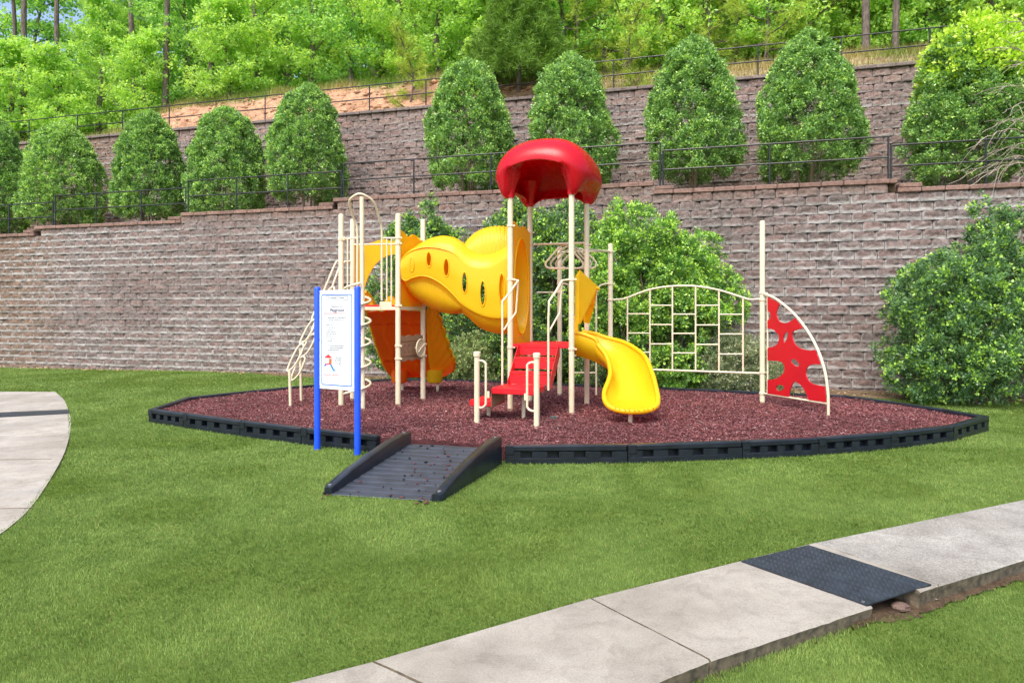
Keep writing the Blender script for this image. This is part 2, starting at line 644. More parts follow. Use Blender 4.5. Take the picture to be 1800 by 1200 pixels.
def cdt_plate(name, outer, holes, to3d, off, material, parent):
    """flat sheet with cut-outs: outer and holes are 2-D loops, to3d maps a 2-D point, off is the thickness vector"""
    pts, loops = [], []
    for lp in [outer] + holes:
        s = len(pts)
        pts += [Vector((float(a), float(b))) for a, b in lp]
        loops.append(list(range(s, s + len(lp))))
    edges = [(l[i], l[(i + 1) % len(l)]) for l in loops for i in range(len(l))]
    vo, eo, fo, *_ = delaunay_2d_cdt(pts, edges, [], 0, 1e-5)

    def inside(p, lp):
        c = False
        n = len(lp)
        for i in range(n):
            x1, y1 = lp[i]
            x2, y2 = lp[(i + 1) % n]
            if (y1 > p[1]) != (y2 > p[1]) and p[0] < (x2 - x1) * (p[1] - y1) / (y2 - y1) + x1:
                c = not c
        return c
    tris = []
    for f in fo:
        cx = sum(vo[i][0] for i in f) / len(f)
        cy = sum(vo[i][1] for i in f) / len(f)
        if inside((cx, cy), outer) and not any(inside((cx, cy), h) for h in holes):
            tris.append(tuple(f))
    cnt = {}
    for t in tris:
        for i in range(len(t)):
            e = (t[i], t[(i + 1) % len(t)])
            cnt[e] = cnt.get(e, 0) + 1
    border = [e for e in cnt if (e[1], e[0]) not in cnt]
    A = [np.asarray(to3d(v[0], v[1]), float) for v in vo]
    n = len(A)
    off = np.asarray(off, float)
    mb = MB()
    Fs = list(tris) + [tuple(i + n for i in reversed(t)) for t in tris] + [(b, a, a + n, b + n) for a, b in border]
    mb.add(A + [a + off for a in A], Fs)
    return mb.build(name, material, parent, ang=30)


def circ(cx, cy, rx, ry=None, n=28, rot=0.0):
    ry = ry or rx
    out = []
    for k in range(n):
        a = 2 * math.pi * k / n
        x, y = rx * math.cos(a), ry * math.sin(a)
        out.append((cx + x * math.cos(rot) - y * math.sin(rot), cy + x * math.sin(rot) + y * math.cos(rot)))
    return out


def in_poly(x, y, poly):
    x, y = np.asarray(x), np.asarray(y)
    c = np.zeros(x.shape, bool)
    n = len(poly)
    for i in range(n):
        x1, y1 = poly[i][:2]
        x2, y2 = poly[(i + 1) % n][:2]
        if y1 == y2:
            continue
        t = ((y1 > y) != (y2 > y)) & (x < (x2 - x1) * (y - y1) / (y2 - y1) + x1)
        c ^= t
    return c


def vnoise(x, y, s, seed=0):
    """smooth value noise in 0..1"""
    r = np.random.RandomState(seed)
    tab = r.rand(256, 256)
    X, Y = x * s + 1000, y * s + 1000
    xi, yi = np.floor(X).astype(int), np.floor(Y).astype(int)
    fx, fy = X - xi, Y - yi
    fx, fy = fx * fx * (3 - 2 * fx), fy * fy * (3 - 2 * fy)
    g = lambda a, b: tab[a % 256, b % 256]
    return (g(xi, yi) * (1 - fx) + g(xi + 1, yi) * fx) * (1 - fy) + (g(xi, yi + 1) * (1 - fx) + g(xi + 1, yi + 1) * fx) * fy


def sheet(name, pts, thick, z, material, kind=None, parent=None):
    """flat slab with top at z"""
    mb = MB()
    top = [(p[0], p[1], z) for p in pts]
    mb.plate(top, (0, 0, -thick))
    o = mb.build(name, material, parent, smooth=False)
    if kind:
        o['kind'] = kind
    return o


# ------------------------------------------------------------------ key ground outlines (metres)
MZ = 0.17                                             # mulch level
BZ = 0.225                                            # border top
E1 = np.array([0.9415, -0.337, 0])                    # the play structure's own axes
E2 = np.array([0.337, 0.9415, 0])
UP = np.array([0, 0, 1.0])
front_l = [(-5.85, 10.98), (-5.06, 10.5), (-3.91, 9.8), (-2.85, 9.22), (-1.72, 8.66)]
front_r = [(-0.085, 8.02), (1.37, 8.07), (2.80, 8.29), (3.83, 8.51), (4.92, 8.85), (6.07, 9.38), (7.17, 10.26)]
back = [(7.0, 11.0), (6.67, 11.9), (6.25, 12.75), (5.4, 13.1), (4.25, 13.6), (3.1, 14.1), (1.9, 14.5), (0.7, 14.95),
        (-0.4, 15.4), (-1.5, 15.7), (-2.6, 15.8), (-3.4, 15.5), (-4.3, 14.5), (-5.1, 13.6), (-5.96, 12.5)]
MULCH_POLY = front_l + [(-1.40, 8.62), (-0.10, 8.14)] + front_r[1:] + back
def inset(poly, dist):
    p = np.array(poly, float)
    n = len(p)
    area = 0.5 * np.sum(p[:, 0] * np.roll(p[:, 1], -1) - np.roll(p[:, 0], -1) * p[:, 1])
    sg = 1 if area > 0 else -1
    out = []
    for i in range(n):
        e0, e1 = p[i] - p[i - 1], p[(i + 1) % n] - p[i]
        n0 = sg * np.array([-e0[1], e0[0]]) / np.linalg.norm(e0)
        n1 = sg * np.array([-e1[1], e1[0]]) / np.linalg.norm(e1)
        b = n0 + n1
        b /= np.linalg.norm(b)
        k = min(2.2, 1 / max(0.3, np.dot(b, n0)))
        out.append(tuple(p[i] + b * dist * k))
    return out


MULCH_IN = inset(MULCH_POLY, 0.085)
RAMP_L0, RAMP_R0 = np.array([-1.87, 6.70]), np.array([-0.66, 6.44])   # front outer corners
RAMP_L1, RAMP_R1 = np.array([-1.33, 8.32]), np.array([-0.12, 8.0])
RAMP_POLY = [RAMP_L0, RAMP_R0, RAMP_R1, RAMP_L1]

# right sidewalk (far edge, near edge)
pw_far = [(-2.2, 2.62), (-0.9, 3.33), (-0.70, 3.44), (0.50, 4.20), (1.62, 4.83), (2.10, 5.07), (2.28, 5.17), (4.79, 6.36), (7.5, 7.5)]
pw_near = [(-1.2, 1.9), (-0.2, 2.70), (0.08, 2.86), (1.02, 3.46), (2.13, 4.06), (2.56, 4.28), (2.74, 4.38), (3.56, 4.80), (6.8, 6.3)]
PATH_POLY = [(1.0226 * p[0], 1.0226 * p[1]) if p[0] < 2.0 else p for p in pw_far] + [(1.02 * p[0], 1.02 * p[1]) if p[0] < 2.2 else p for p in pw_near[::-1]]
NEAR_X = [-1.23, -0.2, 0.085, 1.043, 2.178, 2.5, 2.74, 3.56, 6.8]
NEAR_Y = [1.94, 2.76, 2.925, 3.538, 4.152, 4.26, 4.37, 4.79, 6.29]
pl_edge = [G(u, v, 0.02)[:2] for u, v in [(97, 688), (113, 703), (121, 722), (125, 742), (122, 765), (113, 795), (96, 828), (72, 866), (48, 897), (20, 922), (0, 937)]]
LPATH_POLY = [tuple(p) for p in pl_edge] + [(-4.9, 4.9), (-9, 3), (-14.5, 8), (-16, 15.2)]

# ------------------------------------------------------------------ lawn
def lawn_z(x, y):
    dist = (np.interp(x, NEAR_X, NEAR_Y) - y) * 0.873       # the lawn lies lower on the near side of the sidewalk
    return -0.075 * np.clip((dist + 0.15) / 0.10, 0, 1) + 0.05 * np.clip((-x - 9) / 6, 0, 1) * -1.2 + 0.03 * (vnoise(x, y, 0.35, 3) - 0.5)


def build_lawn():
    xs = np.concatenate([np.linspace(-40, -2, 77)[:-1], np.linspace(-2, 8, 167), np.linspace(8, 30, 45)[1:]])
    ys = np.concatenate([np.linspace(-6, 1.5, 24)[:-1], np.linspace(1.5, 7.5, 100), np.linspace(7.5, 24, 51)[1:]])
    X, Y = np.meshgrid(xs, ys)
    Z = np.where(in_poly(X, Y, MULCH_POLY), 0.0, lawn_z(X, Y))
    under = in_poly(X, Y, PATH_POLY) & (np.interp(X, NEAR_X, NEAR_Y) - Y < 0)
    Z = np.where(under & (X > -1), np.minimum(Z, -0.12), Z)
    V = np.stack([X.ravel(), Y.ravel(), Z.ravel()], 1)
    n = len(xs)
    i = np.arange((len(ys) - 1) * n).reshape(-1, n)[:, :-1].ravel()
    Fq = np.stack([i, i + 1, i + n + 1, i + n], 1)
    o = np_mesh('lawn', V, Fq, M_LAWN, smooth=True)
    o['kind'] = 'structure'


build_lawn()

# wide ground sheet reaching to the horizon behind the camera and beyond the hill
gs = MB().plate([(-600, -600, -0.30), (600, -600, -0.30), (600, 600, -0.30), (-600, 600, -0.30)], (0, 0, -0.3)).build('ground', M_LAWN, smooth=False)
gs['kind'] = 'structure'


LPATH_IN = inset(LPATH_POLY, 0.03)


def blades(name, regions, seed, label):
    """grass blades as one mesh; regions: (y0, y1, per m2, length, width)"""
    r = np.random.RandomState(seed)
    Vs, Fs, Cs, off = [], [], [], 0
    for (y0, y1, den, ln, wd) in regions:
        x0, x1 = -0.80 * y1 - 0.4, 0.80 * y1 + 0.4
        n = int((x1 - x0) * (y1 - y0) * den)
        x, y = r.uniform(x0, x1, n), r.uniform(y0, y1, n)
        keep = (np.abs(x) < 0.80 * y + 0.4)
        keep &= ~in_poly(x, y, MULCH_POLY) & ~in_poly(x, y, PATH_POLY) & ~in_poly(x, y, LPATH_IN) & ~in_poly(x, y, RAMP_POLY)
        keep &= (y < 16.95 - 0.2928 * x)
        x, y = x[keep], y[keep]
        n = len(x)
        t1 = vnoise(x, y, 0.55, 11)
        t2 = vnoise(x * 0.55, y, 2.6, 12)
        t3 = vnoise(x, y, 7.0, 13)
        t4 = vnoise(x, y, 17.0, 15)
        tone = 0.16 * t1 + 0.24 * t2 + 0.28 * t3 + 0.32 * t4
        L = ln * r.uniform(0.55, 1.25, n) * (0.8 + 0.4 * t2)
        W = wd * r.uniform(0.7, 1.3, n)
        az = r.uniform(0, 2 * np.pi, n)
        lean = r.uniform(0.1, 0.75, n)
        la = 2 * np.pi * vnoise(x, y, 1.3, 14) + r.normal(0, 0.9, n)
        dx, dy = np.cos(la), np.sin(la)
        wx, wy = np.cos(az), np.sin(az)
        z = lawn_z(x, y) - 0.004
        b = np.stack([x, y, z], 1)
        w = np.stack([wx * W / 2, wy * W / 2, 0 * x], 1)
        mid = b + np.stack([dx * L * lean * 0.3, dy * L * lean * 0.3, L * 0.55], 1)
        tip = b + np.stack([dx * L * lean, dy * L * lean, L * (1 - 0.35 * lean)], 1)
        V = np.stack([b - w, b + w, mid + w * 0.75, mid - w * 0.75, tip], 1).reshape(-1, 3)
        k = off + 5 * np.arange(n)
        Fs.append(np.stack([k, k + 1, k + 2], 1))
        Fs.append(np.stack([k, k + 2, k + 3], 1))
        Fs.append(np.stack([k + 3, k + 2, k + 4], 1))
        c0 = np.array([0.088, 0.165, 0.030])
        c1 = np.array([0.245, 0.355, 0.088])
        tt = np.clip((tone - 0.5) * 1.35 + 0.55 + r.normal(0, 0.17, n), 0, 1)[:, None]
        c = c0 * (1 - tt) + c1 * tt
        dry = r.rand(n) < 0.02
        c[dry] = np.array([0.30, 0.27, 0.10]) * r.uniform(0.7, 1.2, (dry.sum(), 1))
        Cs.append(np.repeat(c, 5, 0))
        Vs.append(V)
        off += 5 * n
    o = np_mesh(name, np.concatenate(Vs), np.concatenate(Fs), M_GRASS, col=np.concatenate(Cs))
    tag(o, label, 'grass', None, 'stuff')
    return o


blades('lawn_grass', [(2.0, 3.6, 19000, 0.026, 0.0034), (3.6, 5.2, 12000, 0.027, 0.0045), (5.2, 7.5, 6500, 0.029, 0.0062),
                      (7.5, 11, 3000, 0.032, 0.009), (11, 15, 1300, 0.036, 0.013), (15, 23, 700, 0.042, 0.018)], 21,
       'short mown green lawn grass around the play area')

# ------------------------------------------------------------------ retaining walls
WD = np.array([0.9597, -0.2810, 0])                   # along both walls, to the right
WN = np.array([-0.2810, -0.9597, 0])                  # out of the wall towards the lawn
O1 = np.array([0, 17.28, 0])
O2 = np.array([0, 21.40, 0])
CH, CL = 0.2032, 0.4572
steps1 = [(-99, 4.140), (-15.74, 4.344), (-10.10, 4.547), (-5.03, 4.750), (3.53, 4.547), (8.72, 4.344), (14.0, 4.14)]


def top1(a):
    z = steps1[0][1]
    for s, t in steps1:
        if a >= s:
            z = t
    return z


def top2(a):
    return 8.33


def block_wall(name, O, a0, a1, zmax, rows, topf, label, seed, cap_col):
    r = np.random.RandomState(seed)
    root = thing(name, O + WD * ((a0 + a1) / 2), label, 'retaining wall')
    lx = np.array([0, 0.035, 0.10, 0.22, 0.36, 0.5, 0.64, 0.78, 0.90, 0.965, 1.0])
    lz = np.array([0, 0.06, 0.22, 0.42, 0.62, 0.82, 1.0])
    nx, nz = len(lx), len(lz)
    GX, GZ = np.meshgrid(lx, lz)
    GX, GZ = GX.ravel(), GZ.ravel()
    idx = np.arange(nx * nz).reshape(nz, nx)
    q = np.stack([idx[:-1, :-1].ravel(), idx[:-1, 1:].ravel(), idx[1:, 1:].ravel(), idx[1:, :-1].ravel()], 1)
    nv = nx * nz
    Vs, Fs, Cs, Es, Us = [], [], [], [], []
    nb = 0
    bands = [0.1, 0.15, 0.55, 1.1, 1.0, 0.5, 1.15, 1.15, 0.75, 0.5, 0.35, 0.3, 0.85, 0.5, 0.5, 0.85, 0.9, 1.0, 0.7, 0.95, 0.75, 0.8, 0.5, 0.5, 0.5] if topf is top1 else [0.1, 0.1, 0.15, 0.2, 0.9, 0.25, 0.2, 0.3, 0.75, 0.25, 0.3, 0.5, 0.3, 0.3, 0.3, 0.3, 0.3, 0.3, 0.3, 0.3]
    roweff = dict(enumerate(bands))
    for k in range(rows):
        zt = zmax - k * CH
        offs = (k % 2) * CL / 2 + r.uniform(-0.05, 0.05)
        a = a0 - offs
        back = 0.008 * (rows - k)                         # slight batter
        while a < a1:
            L = CL
            am = a + L / 2
            if zt <= topf(am) + 0.02:
                dz = r.normal(0, 0.10)
                ridge = 0.030 + 0.012 * r.randn()
                ex = np.minimum(GX, 1 - GX)
                ez = np.minimum(GZ, 1 - GZ)
                prof = np.clip(ex / 0.12, 0, 1) ** 0.7 * (0.62 + 0.38 * np.clip(ez / 0.2, 0, 1) ** 0.7)
                tx, tz = r.normal(0, 0.010), r.normal(0, 0.006)
                d = 0.022 + ridge * 0.75 * prof + (tx * (GX - 0.5) + tz * (GZ - 0.5)) * 2 * prof + r.normal(0, 0.0075, nv) * (0.35 + prof)
                # ends are splayed back so neighbouring blocks leave a notch
                end = ex < 0.02
                d[end] = 0.016 - 0.014 * r.rand()
                d[(ex < 0.02) & (GZ > 0.9)] = -0.13
                d[(ex >= 0.02) & (ex < 0.05) & (GZ > 0.9)] -= 0.045
                s = GX * (L - 0.006) + 0.003
                z = zt - CH + 0.002 + GZ * (CH - 0.004)
                Pt = O[None] + WD[None] * (a + s)[:, None] - WN[None] * (back - 0)[None, None] * 1.0 + WN[None] * d[:, None] if False else \
                    O[None] + WD[None] * (a + s)[:, None] + WN[None] * (d - 0.17 + back)[:, None]
                Pt[:, 2] = z
                Vs.append(Pt)
                Fs.append(q + nb * nv)
                tone = r.uniform(0.86, 1.12)
                w = r.rand()
                base = (np.array([0.226, 0.170, 0.160]) * (1 - w) + np.array([0.200, 0.172, 0.168]) * w) * np.array([1.05, 1.02, 0.98]) * (1.0 if topf is top1 else 1.28)
                if k < 2:
                    base = base * np.array([1.1, 1.04, 0.97])
                # earth stained part of the wall at its left end
                st = np.clip((-14.3 - am) / 2.0, 0, 1) * 0.55
                base = base * (1 - st) + np.array([0.23, 0.145, 0.085]) * st
                Cs.append(np.repeat((base * tone)[None], nv, 0))
                lo = float(vnoise(np.array([am]), np.array([zt * 2.2]), 0.33, seed + 5)[0])
                e = roweff[k] * np.clip((lo - 0.10) * 1.9, 0.15, 1.2) * r.uniform(0.7, 1.15)
                if zt < 1.3:
                    e = max(e, 0.35 * r.rand() + 0.25)
                Es.append(np.full(nv, min(1.0, e * 1.7 + 0.16)))
                Us.append(np.stack([GX, GZ], 1))
                nb += 1
            a += L
    o = np_mesh('block_face', np.concatenate(Vs), np.concatenate(Fs), M_BLOCK, root, col=np.concatenate(Cs), fattr={'eff': np.concatenate(Es)}, uv=np.concatenate(Us), smooth=False)
    # solid core behind the faces, its front 20 cm back
    mb = MB()
    a = a0
    bounds = sorted(set([a0, a1] + [s for s, _ in steps1 if a0 < s < a1])) if topf is top1 else [a0, a1]
    for p, n_ in zip(bounds[:-1], bounds[1:]):
        zt = topf((p + n_) / 2)
        zb = zmax - rows * CH
        c = O + WD * ((p + n_) / 2) - WN * (0.42)
        mb.obox((c[0], c[1], (zt + zb) / 2), WD * (n_ - p) / 2, WN * 0.14, (0, 0, (zt - zb) / 2))
    mb.build('wall_core', M_SOIL, root, smooth=False)
    # cap stones
    Vc, Fc, Cc = [], [], []
    n0 = 0
    def cap_piece(p, n_, zb, h, dep):
        nonlocal n0
        j = r.uniform(-0.006, 0.006, 3)
        c = O + WD * ((p + n_) / 2) + WN * (0.10 - dep + j[0])
        hx, hy, hz = WD * ((n_ - p) / 2 - 0.004), WN * dep, np.array([0, 0, h / 2])
        cc = np.array([c[0], c[1], zb + h / 2 + j[1] * 0.25])
        b = 0.014
        m = MB().bbox(cc, hx, hy, hz, b)
        V = np.array(m.v)
        V += r.normal(0, 0.002, V.shape)
        Vc.append(V)
        Fc.extend([tuple(i + n0 for i in f) for f in m.f])
        col = np.array(cap_col) * r.uniform(0.88, 1.12)
        Cc.append(np.repeat(col[None], len(V), 0))
        n0 += len(V)
    a = a0
    while a < a1:
        L = CL * r.uniform(0.98, 1.02)
        n_ = a + L
        for s, _ in steps1 if topf is top1 else []:
            if a < s - 0.02 < n_ - 0.03:
                n_ = s - 0.01 if s - a > 0.12 else n_
                break
        cap_piece(a, n_, topf((a + n_) / 2) + 0.002, 0.10, 0.17)
        a = n_
    if topf is top1:
        for s, up in ((-15.74, 1), (-10.1, 1), (-5.03, 1), (3.53, -1), (8.72, -1)):
            if up > 0:
                cap_piece(s - 0.47, s - 0.015, top1(s - 0.2) + 0.106, 0.09, 0.15)
            else:
                cap_piece(s + 0.015, s + 0.47, top1(s + 0.2) + 0.106, 0.09, 0.15)
    me = bpy.data.meshes.new('cap')
    V = np.concatenate(Vc) - ORIGIN[root.name]
    me.from_pydata(V.tolist(), [], Fc)
    at = me.attributes.new('col', 'FLOAT_COLOR', 'POINT')
    cc = np.ones((len(V), 4), np.float32)
    cc[:, :3] = np.concatenate(Cc)
    at.data.foreach_set('color', cc.ravel())
    link_mesh('cap', me, M_CAP, root)
    return root


block_wall('lower_retaining_wall', O1, -26, 19, 4.750, 25, top1, 'lower tier of mauve split-face block retaining wall with stepped cap behind the playground', 31, (0.25, 0.155, 0.125))
block_wall('upper_retaining_wall', O2, -30, 20, 8.33, 20, top2, 'upper tier of block retaining wall behind the row of cone-shaped shrubs', 32, (0.22, 0.18, 0.16))

# terrace between the walls, following the stepped cap
tr = MB()
tb = [-28, -15.74, -10.10, -5.03, 3.53, 8.72, 14.0, 22]
for p, n_ in zip(tb[:-1], tb[1:]):
    z = top1((p + n_) / 2) + 0.02
    c = O1 + WD * ((p + n_) / 2) - WN * 2.05
    tr.obox((c[0], c[1], z - 0.2), WD * (n_ - p) / 2, WN * 1.92, (0, 0, 0.2))
tr = tr.build('terrace_soil', M_SOIL, smooth=False)
tr['kind'] = 'structure'

# planting bed along the foot of the lower wall
bed = []
for a in np.linspace(-7.5, 18, 30):
    wv = 0.55 + 0.12 * math.sin(a * 1.7) + (0.5 if a > 7.3 else 0) + (0.35 if -5 < a < 4 else 0)
    w0 = min(1, (a + 7.5) / 1.2)
    bed.append(O1 + WD * a + WN * wv * w0)
bed2 = [O1 + WD * a - WN * 0.1 for a in np.linspace(18, -7.5, 4)]
bo = MB().plate([(p[0], p[1], 0.028) for p in bed + bed2], (0, 0, -0.1)).build('planting_bed', M_SOIL, smooth=False)
bo['kind'] = 'structure'

# ------------------------------------------------------------------ hillside above the upper wall
def hill_z(x, y):
    d = y + 0.2928 * x - 21.40
    rise = 1.05 + 0.65 * np.clip((1.5 - x) / 4, 0, 1) - 1.15 * np.clip((-13.0 - x) / 4.0, 0, 1)
    s = np.clip((d - 0.25) / 2.0, 0, 1)
    s = s * s * (3 - 2 * s) * 0.5 + s * 0.5
    z = 8.36 + rise * s + 0.24 * np.maximum(0, d - 2.2) + 0.42 * np.maximum(0, d - 13) * np.clip((x + 15) / 6, 0, 1)
    z = z + 0.16 * (vnoise(x, y, 1.1, 41) - 0.5) * np.clip(d, 0, 1) + 0.10 * (vnoise(x, y, 3.2, 42) - 0.5) * np.clip(d, 0, 1)
    return z


def build_hill():
    av = np.concatenate([np.linspace(-60, -26, 24)[:-1], np.linspace(-26, 20, 250), np.linspace(20, 52, 22)[1:]])
    dv = np.concatenate([np.linspace(0.1, 3.4, 34), np.linspace(3.7, 12, 24), np.linspace(13, 70, 30)])
    A, D = np.meshgrid(av, dv)
    Pt = O2[None, None] + WD * A[..., None] - WN * (D[..., None])
    x, y = Pt[..., 0], Pt[..., 1]
    z = hill_z(x, y)
    V = np.stack([x.ravel(), y.ravel(), z.ravel()], 1)
    n = len(av)
    i = np.arange((len(dv) - 1) * n).reshape(-1, n)[:, :-1].ravel()
    Fq = np.stack([i, i + 1, i + n + 1, i + n], 1)
    d = D.ravel()
    clay = np.array([0.62, 0.36, 0.22])
    grass = np.array([0.15, 0.23, 0.05])
    tan = np.array([0.42, 0.34, 0.18])
    leaf = np.array([0.11, 0.10, 0.05])
    xx = V[:, 0]
    nz = vnoise(xx, V[:, 1], 0.9, 44)
    k_clay = np.clip((xx + 15.5) / 1.5, 0, 1) * np.clip((2.6 - xx) / 4, 0, 1)
    k_top = np.clip((d - 1.75 + 0.7 * (nz - 0.5)) / 0.5, 0, 1)
    low = (clay[None] * k_clay[:, None] + (tan * (0.7 + 0.6 * nz[:, None])) * (1 - k_clay[:, None]))
    gl = np.clip((-13.5 - xx) / 2, 0, 1)[:, None]
    low = low * (1 - gl) + grass * gl
    up_ = grass[None] * (1 - nz[:, None] * 0.5) + tan[None] * nz[:, None] * 0.5
    k_f = np.clip((d - 3.5) / 1.5, 0, 1)[:, None]
    c = low * (1 - k_top[:, None]) + up_ * k_top[:, None]
    c = c * (1 - k_f) + leaf * k_f
    o = np_mesh('hillside', V, Fq, M_BANK, col=c, smooth=True)
    o['kind'] = 'structure'


build_hill()

# ------------------------------------------------------------------ foliage
def leaves_from(r, C, D, n_leaf, spread, ll, lw, c_lo, c_hi, c_tip, tip_p, jitter=0.12, open_=0.9):
    """sprigs: C (k,3) tips, D (k,3) directions; each sprig carries n_leaf rhombic leaves around its twig"""
    k = len(C)
    n = k * n_leaf
    c = np.repeat(C, n_leaf, 0)
    d = np.repeat(D, n_leaf, 0)
    along = r.uniform(-1.0, 0.25, n)[:, None] * spread
    rnd = r.normal(0, 1, (n, 3))
    rnd -= d * np.sum(rnd * d, 1, keepdims=True)
    rnd /= np.linalg.norm(rnd, axis=1, keepdims=True) + 1e-9
    base = c + d * along + rnd * spread * 0.18
    ax = rnd * open_ + d * r.uniform(0.2, 0.9, n)[:, None]
    ax /= np.linalg.norm(ax, axis=1, keepdims=True)
    nr = np.cross(ax, r.normal(0, 1, (n, 3)) * 0.55 + np.cross(d, ax))
    nr /= np.linalg.norm(nr, axis=1, keepdims=True) + 1e-9
    L = ll * r.uniform(0.65, 1.25, n)[:, None]
    W = lw * r.uniform(0.7, 1.25, n)[:, None]
    up_ = np.cross(nr, ax)
    m = base + ax * L * 0.45
    V = np.stack([base, m + nr * W * 0.5 + up_ * W * 0.12, base + ax * L, m - nr * W * 0.5 + up_ * W * 0.12], 1).reshape(-1, 3)
    i = 4 * np.arange(n)
    Fq = np.stack([i, i + 1, i + 2, i + 3], 1)
    sprig_t = np.repeat(np.clip(r.normal(0.5, 0.25, k), 0, 1), n_leaf)[:, None]
    t = np.clip(sprig_t + r.normal(0, jitter, n)[:, None], 0, 1)
    col = np.array(c_lo) * (1 - t) + np.array(c_hi) * t
    tip = np.repeat(r.rand(k) < tip_p, n_leaf) & (along[:, 0] > -0.45 * spread)
    tt = r.uniform(0.55, 1, n)[:, None]
    col = np.where(tip[:, None], col * (1 - tt) + np.array(c_tip) * tt, col)
    return V, Fq, np.repeat(col, 4, 0)


def join(parts):
    V, Fq, C, o = [], [], [], 0
    for v, f, c in parts:
        V.append(v)
        Fq.append(f + o)
        C.append(c)
        o += len(v)
    return np.concatenate(V), np.concatenate(Fq), np.concatenate(C)


def stems_mesh(r, name, parent, spots, mat_):
    mb = MB()
    for (p0, p1, r0, r1) in spots:
        p0, p1 = np.array(p0, float), np.array(p1, float)
        mid = (p0 + p1) / 2 + r.normal(0, 0.05, 3) * np.linalg.norm(p1 - p0) * 0.5
        pts = cr([p0, mid, p1], 4)
        mb.tube(pts, np.linspace(r0, r1, len(pts)), 7)
    return mb.build(name, mat_, parent)


def cone_shrub(name, seed, H, Rr, loc, label, topshape=0.8, tips=0.22, lime=0.0):
    """clipped cone-shaped evergreen with a rounded top, in its own space"""
    r = np.random.RandomState(seed)
    root = thing(name, loc, label, 'shrub', 'cone-shaped evergreens on the terrace')
    def prof(h):
        return 0.95 * Rr * np.where(h < 0.25, 0.84 + 0.16 * np.sin(h / 0.25 * np.pi / 2), np.clip(1 - ((h - 0.25) / 0.75) ** 1.9 * topshape, 0, 1)) * np.where(h > 0.9, np.sqrt(np.clip((1.0 - h) / 0.1, 0, 1)), 1)
    out = []
    ph = r.uniform(0, 6.28, 8)
    for shell, cnt in ((1.0, 4200), (0.84, 1700), (0.62, 900)):
        nbp = 330
        hb = np.clip(r.beta(1.15, 1.25, nbp), 0.015, 0.985)
        ab = r.uniform(0, 2 * np.pi, nbp)
        which = r.randint(0, nbp, cnt)
        gh, ga = r.normal(0, 1, cnt), r.normal(0, 1, cnt)
        rb = np.maximum(prof(hb[which]), 0.15)
        h = np.clip(hb[which] + gh * 0.10 / H, 0.01, 0.995)
        a = ab[which] + ga * 0.10 / rb
        shoot = np.where(r.rand(nbp) < 0.035, r.exponential(0.08, nbp), 0)
        puff = 0.085 * np.exp(-(gh ** 2 + ga ** 2) * 0.55) - 0.045 + (r.normal(0, 0.028, nbp) + shoot)[which]
        lump = 1 + 0.06 * np.sin(3 * a + ph[0] + 6 * h) + 0.05 * np.sin(5 * a + ph[1] - 11 * h) + 0.045 * np.sin(9 * a + 17 * h + ph[2])
        rad = prof(h) * lump * shell * (1 - np.abs(r.normal(0, 0.03, cnt))) + puff
        z0 = (0.10 + 0.07 * ((seed * 37) % 10) / 10) * H
        C = np.stack([rad * np.cos(a), rad * np.sin(a), z0 + h * (H - z0) + r.normal(0, 0.03, cnt)], 1)
        D = np.stack([np.cos(a) - np.sin(a) * ga * 0.55, np.sin(a) + np.cos(a) * ga * 0.55, 0.3 + 0.8 * h + 0.55 * gh], 1) + r.normal(0, 0.25, (cnt, 3))
        D /= np.linalg.norm(D, axis=1, keepdims=True)
        out.append(leaves_from(r, C, D, 12, 0.095, 0.068, 0.036, (0.080, 0.205, 0.055), (0.36, 0.62, 0.18), (0.56, 0.82, 0.20), tips * 1.25))
        if lime > 0 and shell == 1.0:
            k = h > 0.60
            C2 = C[k] + r.normal(0, 0.14, (k.sum(), 3)) + np.array([0.2, 0, 0.12])
            out.append(leaves_from(r, C2, D[k], 11, 0.16, 0.10, 0.055, (0.36, 0.62, 0.04), (0.58, 0.82, 0.08), (0.68, 0.88, 0.12), 0.5))
    V, Fq, C = join(out)
    np_mesh('foliage', V, Fq, M_LEAF, root, col=C, local=True)
    sp = []
    for i in range(5):
        a = r.uniform(0, 6.28)
        sp.append(((0.10 * math.cos(a), 0.10 * math.sin(a), -0.1), (0.35 * Rr * math.cos(a), 0.35 * Rr * math.sin(a), H * 0.6), 0.035, 0.012))
    mb = MB()
    for (p0, p1, r0, r1) in sp:
        p0, p1 = np.array(p0), np.array(p1)
        pts = cr([p0, (p0 * 0.7 + p1 * 0.3) + r.normal(0, 0.03, 3), p1], 4)
        mb.tube(pts, np.linspace(r0, r1, len(pts)), 7)
    o = mb.build('trunk', M_STEM)
    o.parent = root
    return root


def terr(u, back=2.0):
    """point on the terrace that lies on the photo column u, `back` metres behind the lower wall"""
    t = (u - 900) / F
    Y = (17.28 + back * 1.042) / (1 + 0.2928 * t)
    x = t * Y
    a = x / 0.9597
    return np.array([x, Y, top1(a - back * 0.29) + 0.03])


